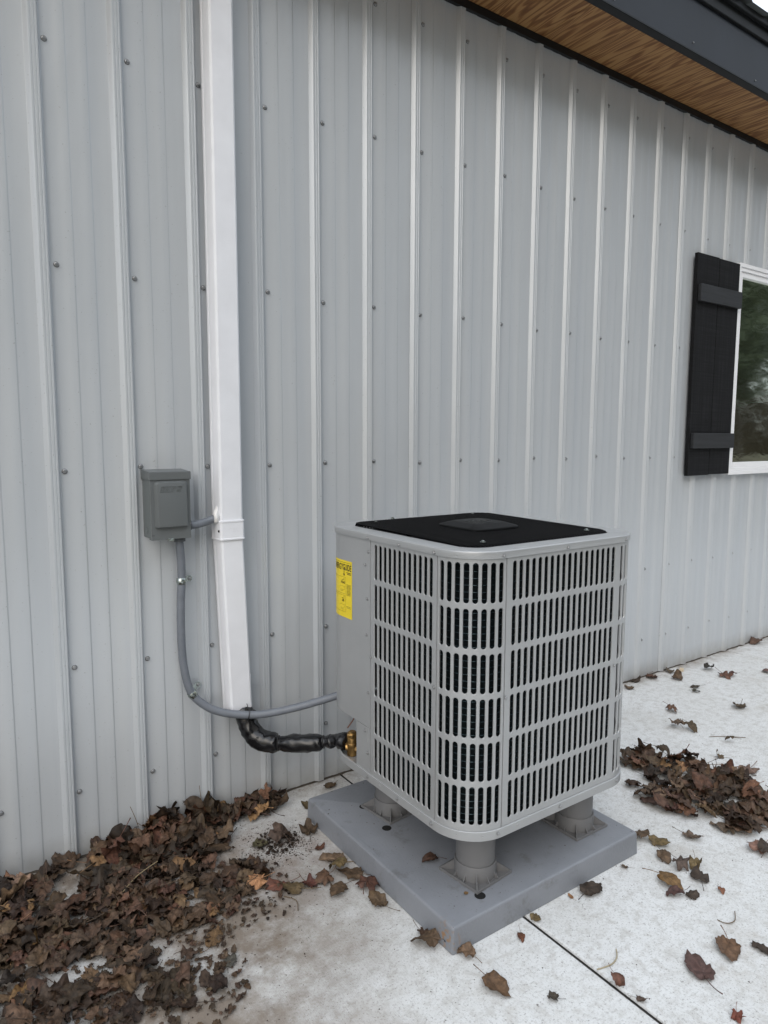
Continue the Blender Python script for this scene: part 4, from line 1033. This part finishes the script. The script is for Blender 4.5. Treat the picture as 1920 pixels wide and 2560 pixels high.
# hand-placed loose leaves: x, y, size, kind, colour, curl, label
O_ = 'ovate'; Mp = 'maple'
BR, DK, OL, RD, TN, PK = (.085, .055, .033), (.040, .028, .020), (.115, .082, .038), (.080, .038, .026), (.20, .10, .045), (.17, .095, .07)
LOOSE = [
 (1.213, -1.055, .062, O_, DK, .5, 'dark round leaf with an upright stem lying against the front edge of the pad'),
 (1.583, -.975, .042, O_, BR, 1.6, 'brown curled leaf tucked behind the olive leaf at the right corner of the pad'),
 (1.612, -1.010, .046, O_, OL, 1.4, 'olive yellow curled leaf just right of the right corner of the pad'),
 (1.738, -1.057, .044, O_, (.10, .07, .05), 2.0, 'rolled brown leaf with a long trailing stem below the right leaf heap'),
 (1.556, -1.075, .038, O_, BR, 1.8, 'small brown leaf with a curved stem in front of the olive leaf'),
 (1.552, -1.139, .040, Mp, (.07, .05, .04), 2.2, 'crumpled grey brown leaf left of a folded one on the right slab'),
 (1.596, -1.166, .036, O_, OL, 2.4, 'small folded tan leaf with a straight stem on the right slab'),
 (1.548, -1.214, .044, O_, DK, 1.1, 'dark brown square looking leaf right of the yellow brown oval leaf'),
 (1.450, -1.152, .050, O_, (.13, .075, .03), .8, 'yellow brown oval leaf with a long stem pointing to the pad corner'),
 (1.428, -1.215, .034, O_, (.06, .03, .025), 2.6, 'twisted dark red leaf on the right slab, left one of a joined pair'),
 (1.446, -1.240, .028, O_, DK, 2.2, 'tiny dark curled leaf joined to the twisted dark red one'),
 (1.553, -1.276, .018, O_, (.13, .055, .03), 1.0, 'tiny orange brown leaf scrap alone on the right slab'),
 (1.346, -1.411, .055, O_, (.11, .062, .035), .6, 'flat brown toothed leaf near the right border of the picture'),
 (1.194, -1.428, .062, O_, (.08, .045, .038), .5, 'pointed dark brown leaf with tip up and stem hanging down at bottom right'),
 (.730, -1.140, .050, O_, (.10, .058, .032), .6, 'brown heart-shaped leaf alone on the slab in front of the pad corner'),
 (.823, -1.265, .024, Mp, (.05, .04, .03), 2.0, 'small crumpled dark leaf near the bottom centre left of the joint'),
 (1.141, -1.546, .026, Mp, (.13, .04, .025), 1.6, 'small red brown leaf scrap at the bottom right corner'),
 (.997, -1.036, .026, O_, OL, 2.2, 'small curled leaf sitting where the concrete joint meets the pad'),
 (.914, -1.066, .022, O_, (.11, .045, .025), 1.6, 'small reddish leaf with two long stems in front of the pad'),
 (.747, -1.040, .040, O_, (.12, .075, .045), 2.0, 'folded tan leaf under the front corner of the pad'),
 (.687, -.957, .044, O_, BR, 1.3, 'brown leaf against the left side of the pad front corner, lower of two'),
 (.694, -.912, .034, O_, (.07, .04, .025), 1.8, 'small dark leaf against the left side of the pad, upper of two near the corner'),
 (1.412, -1.042, .017, O_, BR, .8, 'tiny leaf scrap beside the right end of the pad front edge'),
 (1.820, -.838, .052, O_, (.075, .045, .035), 1.2, 'rounded dark leaf just outside the near edge of the right leaf heap'),
 (1.847, -1.262, .048, O_, DK, 1.8, 'dark curled leaf cut by the right border of the picture'),
 (1.862, -1.235, .05, Mp, PK, 1.0, 'pinkish leaf under the dark one at the right border'),
 (1.881, -1.120, .055, O_, (.09, .065, .045), 1.4, 'long folded grey brown leaf at the near edge of the right heap'),
 (1.408, -1.484, .036, O_, DK, 1.5, 'dark leaf half cut off by the lower right border'),
 (.986, -1.321, .030, O_, (.10, .045, .03), 2.6, 'thin rolled leaf lodged in the concrete joint, upper one'),
 (.992, -1.385, .018, O_, (.06, .04, .03), 2.0, 'small dark scrap lodged in the concrete joint, lower one'),
 (1.154, -1.040, .014, O_, TN, .6, 'tiny tan scrap against the pad front edge left of the dark round leaf'),
 (2.887, -.020, .046, O_, DK, 1.8, 'dark leaf against the wall base nearest the heat pump'),
 (3.035, -.030, .058, O_, (.09, .045, .03), 1.6, 'long brown leaf against the wall base beyond the heat pump'),
 (3.198, -.055, .042, O_, (.08, .06, .04), 1.8, 'curled leaf at the wall base beside the pale wood chip'),
 (3.121, -.139, .052, O_, BR, 1.7, 'rolled brown leaf with its stem to the right below the wood chip'),
 (3.411, -.153, .052, O_, (.03, .025, .02), 2.4, 'black curled leaf standing up beyond the wood chip'),
 (3.400, -.257, .056, Mp, (.10, .05, .035), 1.4, 'broad brown leaf farther along the concrete, left one of two touching'),
 (3.445, -.292, .034, O_, (.06, .03, .025), 2.0, 'small curled leaf touching the broad brown one far along the slab'),
 (3.091, -.280, .032, O_, (.05, .04, .03), 2.2, 'small dark curled leaf with a straight stem on the far slab'),
 (3.021, -.305, .030, O_, (.05, .045, .03), 2.0, 'small dark leaf lying left below its neighbour on the far slab'),
 (3.023, -.551, .058, O_, (.10, .075, .05), 2.2, 'boat shaped curled tan leaf with a long stem to the left'),
 (2.686, -.383, .045, Mp, (.10, .055, .035), 1.7, 'crumpled reddish brown leaf right of the heat pump corner'),
 (4.222, -.030, .075, O_, (.08, .045, .03), 1.6, 'large brown leaf against the wall below the window'),
 (2.775, -.080, .04, O_, BR, 1.6, 'brown leaf showing just right of the far corner of the unit near the wall'),
 (3.659, -.369, .045, O_, (.12, .07, .06), 1.5, 'pinkish brown leaf cut by the right border near the wall'),
 (2.52, -.52, .05, Mp, (.09, .06, .04), 2.2, 'crumpled leaf pair above the right heap, left one'),
 (2.55, -.56, .045, O_, (.07, .05, .03), 2.2, 'crumpled leaf pair above the right heap, right one'),
 (2.40, -.80, .034, O_, (.10, .07, .04), 2.2, 'small rolled leaf standing alone above the right heap'),
 (2.38, -.93, .062, Mp, (.13, .085, .065), .8, 'flat pale brown leaf right of and above the right heap'),
 (2.58, -.75, .03, O_, (.07, .05, .03), 2.4, 'little rolled leaf with an upturned stem between wall and right heap'),
 (.901, -.062, .040, O_, (.085, .055, .03), 1.2, 'brown leaf between wall and pad at the back'),
 (.748, -.160, .036, O_, (.085, .062, .03), 2.0, 'brown leaf leaning on the back left corner of the pad'),
 (.672, -.300, .045, Mp, (.055, .035, .02), 2.2, 'crumpled dark leaf beside the left edge of the pad'),
 (.650, -.400, .022, O_, (.07, .03, .018), 2.0, 'small red leaf scrap beside the left edge of the pad'),
 (.672, -.500, .048, O_, (.12, .08, .05), 1.3, 'pale brown leaf against the left pad edge, upper of its cluster'),
 (.650, -.545, .036, O_, OL, 2.0, 'yellowish curled leaf left of the cluster on the pad edge'),
 (.680, -.590, .048, O_, BR, 1.4, 'brown leaf in the middle of the cluster on the left pad edge'),
 (.676, -.660, .046, Mp, RD, 1.4, 'red brown leaf at the lower end of the cluster on the pad edge'),
 (.608, -.622, .040, O_, BR, .9, 'brown oval leaf left of the red brown one by the pad'),
 (.668, -.745, .036, O_, (.09, .06, .035), 2.0, 'curled brown leaf with a looping stem by the left pad edge'),
 (.590, -.560, .036, Mp, (.09, .05, .03), 1.9, 'crumpled leaf with a stem right of the folded row of leaves'),
 (.535, -.543, .044, Mp, (.08, .03, .022), 2.0, 'dark red folded leaf on bare concrete left of the pad'),
 (.492, -.545, .052, O_, (.10, .07, .035), 1.8, 'long folded brown leaf hanging lowest in the row left of the pad'),
 (.462, -.505, .040, O_, (.11, .045, .03), 1.5, 'red brown leaf at the left end of the row left of the pad'),
 (.415, -.455, .046, Mp, (.33, .17, .085), .7, 'bright orange tan leaf at the right edge of the heap'),
 (.213, -.710, .030, O_, (.06, .055, .045), .8, 'small grey leaf scrap on bare concrete below the heap'),
 (.205, -.612, .048, O_, (.12, .072, .035), .7, 'brown heart-shaped leaf at the lower right edge of the heap'),
 (.574, -.290, .050, Mp, (.06, .04, .03), 2.0, 'crumbled dark leaf among fragments between heap and pad'),
 (.505, -.262, .042, O_, (.085, .075, .04), 1.0, 'olive brown leaf beside the crumbled fragments left of the pad'),
]
for i, (x, y, sz, kd, tn, cu_, lbl) in enumerate(LOOSE):
    r = random.Random(1000+i)
    leaf_obj((r, kd, sz*(1.3 if .57 < x < .71 and y < -.25 else 1.12), cu_*.75, .10+.05*min(cu_, 2), tuple(c*1.0 for c in tn), True, x, y, .0005, r.uniform(0, 2*PI), r.uniform(-.15, .15), r.uniform(0, PI), r.uniform(.6, 1.2)), lbl)
r = random.Random(77)
leaf_obj((r, O_, .034, .9, .15, (.055, .030, .022), True, .917, -.842+.0, .0, 0, .1, 0, .8), None) if False else None
leaf_obj((random.Random(78), O_, .036, .9, .15, (.060, .032, .022), True, .856, -.755, .0760, 1.2, .1, 0, .9), 'dark crumpled leaf lying on the pad left of the front riser foot')
leaf_obj((random.Random(79), O_, .013, .5, .05, (.20, .12, .05), False, .838, -.925, .0760, 2.2, .1, 0, .9), 'tiny tan seed leaf on the pad at the tip of the front foot')

# ---- heaps
def heap(blobs, seed):
    r = random.Random(seed); L_ = []
    for cx, cy, rx, ry, cnt, h, smin, smax, pal in blobs:
        for _ in range(int(cnt*.66)):
            a = r.uniform(0, 2*PI); q_ = math.sqrt(r.random()); x = cx+math.cos(a)*rx*q_; y = cy+math.sin(a)*ry*q_
            if y > -.008: y = -.008-r.uniform(0, .05)
            if X0-.02 < x < X1+.02 and Y0-.02 < y < Y1: continue
            top = .8*h*(1-q_*q_*.8); lay = r.random()**.8
            L_.append([x, y, top*lay, top*lay+r.uniform(0, .004), r.uniform(smin, smax), r.choice(pal), r.random(), (1-lay)*top])
    return L_
MIX = PAL*2+RED*2+TAN
left_blobs = [
 (.27, -.055, .22, .085, 150, .072, .034, .054, MIX), (.12, -.12, .13, .09, 70, .05, .036, .060, MIX+RED+TAN), (.55, -.06, .14, .055, 70, .042, .030, .048, MIX),
 (.27, -.20, .16, .09, 70, .024, .030, .048, MIX), (.12, -.30, .17, .10, 120, .022, .028, .046, MIX), (.25, -.42, .14, .12, 80, .014, .026, .044, MIX),
 (.0, -.28, .10, .10, 60, .018, .028, .044, MIX), (-.05, -.36, .16, .13, 85, .018, .028, .046, MIX), (.08, -.46, .15, .10, 55, .012, .028, .044, PAL), (-.22, -.28, .12, .14, 110, .025, .034, .052, MIX),
 (-.20, -.09, .10, .05, 50, .022, .030, .044, MIX), (-.25, -.14, .08, .10, 60, .03, .034, .056, MIX), (-.07, -.03, .05, .03, 12, .02, .028, .04, PAL), (-.34, -.45, .14, .20, 70, .014, .03, .05, MIX),
 (-.12, -.45, .08, .06, 30, .010, .028, .042, PAL), (-.28, -.62, .14, .10, 36, .015, .034, .054, MIX), (-.10, -.64, .08, .06, 22, .008, .030, .046, PAL), (-.03, -.56, .07, .06, 22, .008, .028, .044, PAL),
 (.06, -.66, .09, .06, 14, .006, .026, .040, PAL[2:12]), (.10, -.75, .08, .05, 11, .006, .028, .044, PAL[2:12]), (-.02, -.73, .07, .04, 12, .006, .028, .044, PAL[2:12]), (-.16, -.72, .1, .04, 14, .006, .03, .05, PAL),
 (.40, -.40, .05, .08, 22, .012, .026, .040, PAL), (-.6, -.3, .25, .28, 160, .03, .034, .052, MIX),
 (.05, -.60, .22, .16, 320, .004, .006, .015, PAL[6:17]), (.0, -.75, .25, .16, 260, .004, .006, .018, PAL[6:17]), (-.2, -.5, .2, .3, 260, .004, .006, .018, PAL[6:17]), (.56, -.29, .07, .07, 160, .006, .005, .010, PAL[:6]), (.30, -.45, .20, .16, 300, .004, .006, .014, PAL[6:17]), (.4, -.5, .1, .12, 60, .004, .005, .010, PAL[:6]),
]
right_blobs = [(2.10, -.78, .16, .12, 70, .028, .030, .046, MIX), (1.98, -.93, .16, .12, 80, .034, .030, .050, MIX), (2.08, -1.04, .14, .12, 80, .034, .030, .052, MIX), (1.98, -1.12, .10, .05, 30, .02, .030, .048, MIX),
 (2.16, -.95, .12, .09, 50, .034, .030, .050, MIX), (2.08, -.62, .09, .06, 28, .02, .030, .044, MIX), (1.88, -.80, .07, .09, 18, .015, .030, .042, PAL), (2.16, -1.20, .12, .08, 40, .025, .03, .048, MIX)]
def heap_label(t, kd, sz, x, y, where):
    if t[0] > .115: c = 'light tan' if t[1] > .55*t[0] else 'orange brown'
    elif t[1] < .46*t[0]: c = 'reddish brown'
    elif t[0] < .030: c = 'blackish brown'
    elif t[1] > .66*t[0]: c = 'dull olive brown'
    else: c = 'dark brown' if t[0] < .055 else 'mid brown'
    k = ('lobed' if kd == 'maple' else 'oval')+' leaf'
    z_ = 'large' if sz > .058 else ('small' if sz < .040 else 'middling')
    if where == 'left':
        p = 'against the wall, highest part of the left heap' if y > -.14 and x > .05 else 'by the wall at the left border' if y > -.2 and x <= .05 else 'at the right-hand edge of the left heap' if x > .33 else 'in the middle of the left heap' if y > -.48 and x > -.1 else 'near the left border in the left heap' if y > -.48 else 'on the thin lower edge of the left heap'
    else:
        p = 'at the end of the right heap nearest the unit' if x < 1.95 else 'on the far side of the right heap' if y > -.82 else 'in the middle of the right heap' if y > -1.05 else 'on the near side of the right heap'
    return '%s %s %s %s' % (z_, c, k, p)
def build_heap(blobs, seed, nind, labelf, group, sname, slabel):
    L_ = heap(blobs, seed); L_.sort(key=lambda q_: q_[7]/(.4+q_[4]*12))
    inview = lambda x, y: (x+.28+.55*max(0, -y-.2)*0) > -.12 and y > -1.3
    cand = [q_ for q_ in L_ if inview(q_[0], q_[1]) and q_[4] > .022]; ind = cand[:nind]; idset = set(id(q_) for q_ in ind)
    SVx, SFx, SCx = [], [], []
    for i, q_ in enumerate(L_):
        x, y, z, zz, sz, tn, rv, _ = q_; r = random.Random(seed*10000+i); sz *= (1.42 if y > -.22 or x > 1 else 1.22)*(1 if r.random() > .25 else r.uniform(.45, .8))
        kk_ = r.uniform(.7, 1.3); tn = (tn[0]*kk_, tn[1]*kk_*r.uniform(.96, 1.03), tn[2]*kk_*r.uniform(.92, 1.08)); flatk = max(.2, min(1, zz/.03))
        kd = Mp if r.random() < .33 else O_
        spec = (r, kd, sz, r.uniform(.5, 2.4)*(.55+.45*flatk), r.uniform(.16, .34), tn, r.random() < .5, x, y, zz*.8, r.uniform(0, 2*PI), r.gauss(0, .42)*(.3+flatk), r.uniform(0, PI), r.uniform(.5, 1.3))
        if id(q_) in idset: leaf_obj(spec, heap_label(tn, kd, sz, x, y, labelf), group, False)
        else:
            V, Fc, C, sv, sf, sc = leaf_geo(*spec[:7], spec[13]); A, Bv = place(V, sv, *spec[7:13])
            n_ = len(SVx); SVx += A+Bv; SFx += [tuple(k+n_ for k in f) for f in Fc]+[tuple(k+n_+len(A) for k in f) for f in sf]; SCx += C+sc
    o = link(sname, mesh_from(sname, SVx, SFx, SCx), None, loc=(0, 0, 0)); tag(o, slabel, 'leaf litter', kind='stuff')
build_heap(left_blobs, 11, 165, 'left', 'leaves heaped against the wall', 'leaf_litter', 'matted dry leaves filling the large heap at the wall')
build_heap(right_blobs, 12, 60, 'right', 'leaves heaped right of the heat pump', 'leaf_litter', 'matted dry leaves filling the heap right of the heat pump')
# specks, crumbs and loose stems
m_ = MB(); r = random.Random(31)
def crumb(x, y, s, z=.0006):
    if X0-.004 < x < X1+.004 and Y0-.004 < y < Y1+.004: z = H+.0004
    a = r.uniform(0, 6.3); pts = [(x+math.cos(a+k*2.1+r.uniform(-.4, .4))*s*r.uniform(.4, 1), y+math.sin(a+k*2.1+r.uniform(-.4, .4))*s*r.uniform(.4, 1), z) for k in range(3)]
    pts.append((x, y, z+s*r.uniform(.2, .7))); m_.add(pts, [(0, 1, 3), (1, 2, 3), (2, 0, 3), (0, 2, 1)])
for _ in range(900): crumb(r.gauss(.565, .055), min(-.05, r.gauss(-.30, .05)), r.uniform(.0015, .005))
for _ in range(1500): crumb(r.uniform(-.35, .6), -abs(r.gauss(.3, .25)), r.uniform(.001, .004))
for _ in range(2600): crumb(r.uniform(-.1, 2.6), r.uniform(-1.7, -.03), r.uniform(.0007, .0019)*r.choice((1, 1, 1, 2)))
for _ in range(250): crumb(r.uniform(.73, 1.2), r.uniform(-1.0, -.5), r.uniform(.0006, .0020))
for _ in range(260): crumb(r.uniform(-.3, 5), -abs(r.gauss(.01, .012))-.004, r.uniform(.001, .004))
tag(m_.obj('leaf_crumbs', mat('leaf_crumb', (.045, .030, .022), .9)), 'dark leaf crumbs and grit scattered over the concrete', 'debris', kind='stuff')
def twig(pts, rad_, label, m=TWIG, closed=True):
    q_ = MB(); q_.tube(spline(pts, 6), rad_, 6); tag(q_.obj('twig', m, smooth=60), label, 'twig')
twig([(.985, -1.265, .003), (1.03, -1.275, .003), (1.062, -1.268, .004), (1.083, -1.250, .006)], .0017, 'bent straw coloured stalk on the slab right of the joint', mat('straw', (.35, .30, .20), .7))
twig([(1.42, -1.34, .002), (1.425, -1.362, .003), (1.452, -1.372, .005), (1.49, -1.352, .006)], .0013, 'curved thin twig above the flat toothed leaf at right')
twig([(.05, -.30, .03), (.10, -.27, .045), (.17, -.24, .05)], .0014, 'long pale stalk lying across the middle of the leaf heap', mat('pale_straw', (.26, .2, .11), .7))
twig([(.165, -.045, .07), (.158, -.035, .10), (.147, -.022, .135)], .0010, 'thin dark stem poking up from the heap against the wall')
twig([(.385, -.04, .04), (.387, -.028, .09), (.383, -.025, .14)], .0010, 'thin dark stem standing against the third rib from the left')
twig([(2.55, -.66, .002), (2.60, -.69, .003), (2.68, -.76, .003)], .0014, 'thin twig lying on the far slab above the right heap')
twig([(.45, -.55, .002), (.47, -.59, .004), (.455, -.63, .002)], .0012, 'thin curved stem on bare concrete below the folded leaf row')
q_ = MB(); q_.box((-.016, -.011, 0), (.016, .011, .014), Matrix.Translation((3.281, -.068, .0006)) @ Matrix.Rotation(.5, 4, 'Z')); tag(q_.obj('wood_chip', mat('pale_wood', (.55, .45, .32), .8, var=.1, vscale=60), bevel=.001), 'pale yellow wood chip lying at the wall base', 'wood chip')
# dark gap line at wall base: dirt with the gap's shadow painted in
m_ = MB(); R = []
r = random.Random(8)
for i in range(400):
    x = WX0+i*(WX1-WX0)/399; w = .004+abs(r.gauss(0, .003)); R.append([(x, .003, .0008), (x, -w, .0008), (x, -w*.4, .004+r.uniform(0, .003)), (x, .003, .006)])
m_.rings(R, True); tag(m_.obj('wall_base_dirt_shade', mat('gap_shade_dirt', (.05, .04, .03), .9)), 'thin line of dirt and painted gap shadow where the wall meets the slab', 'dirt', kind='stuff')
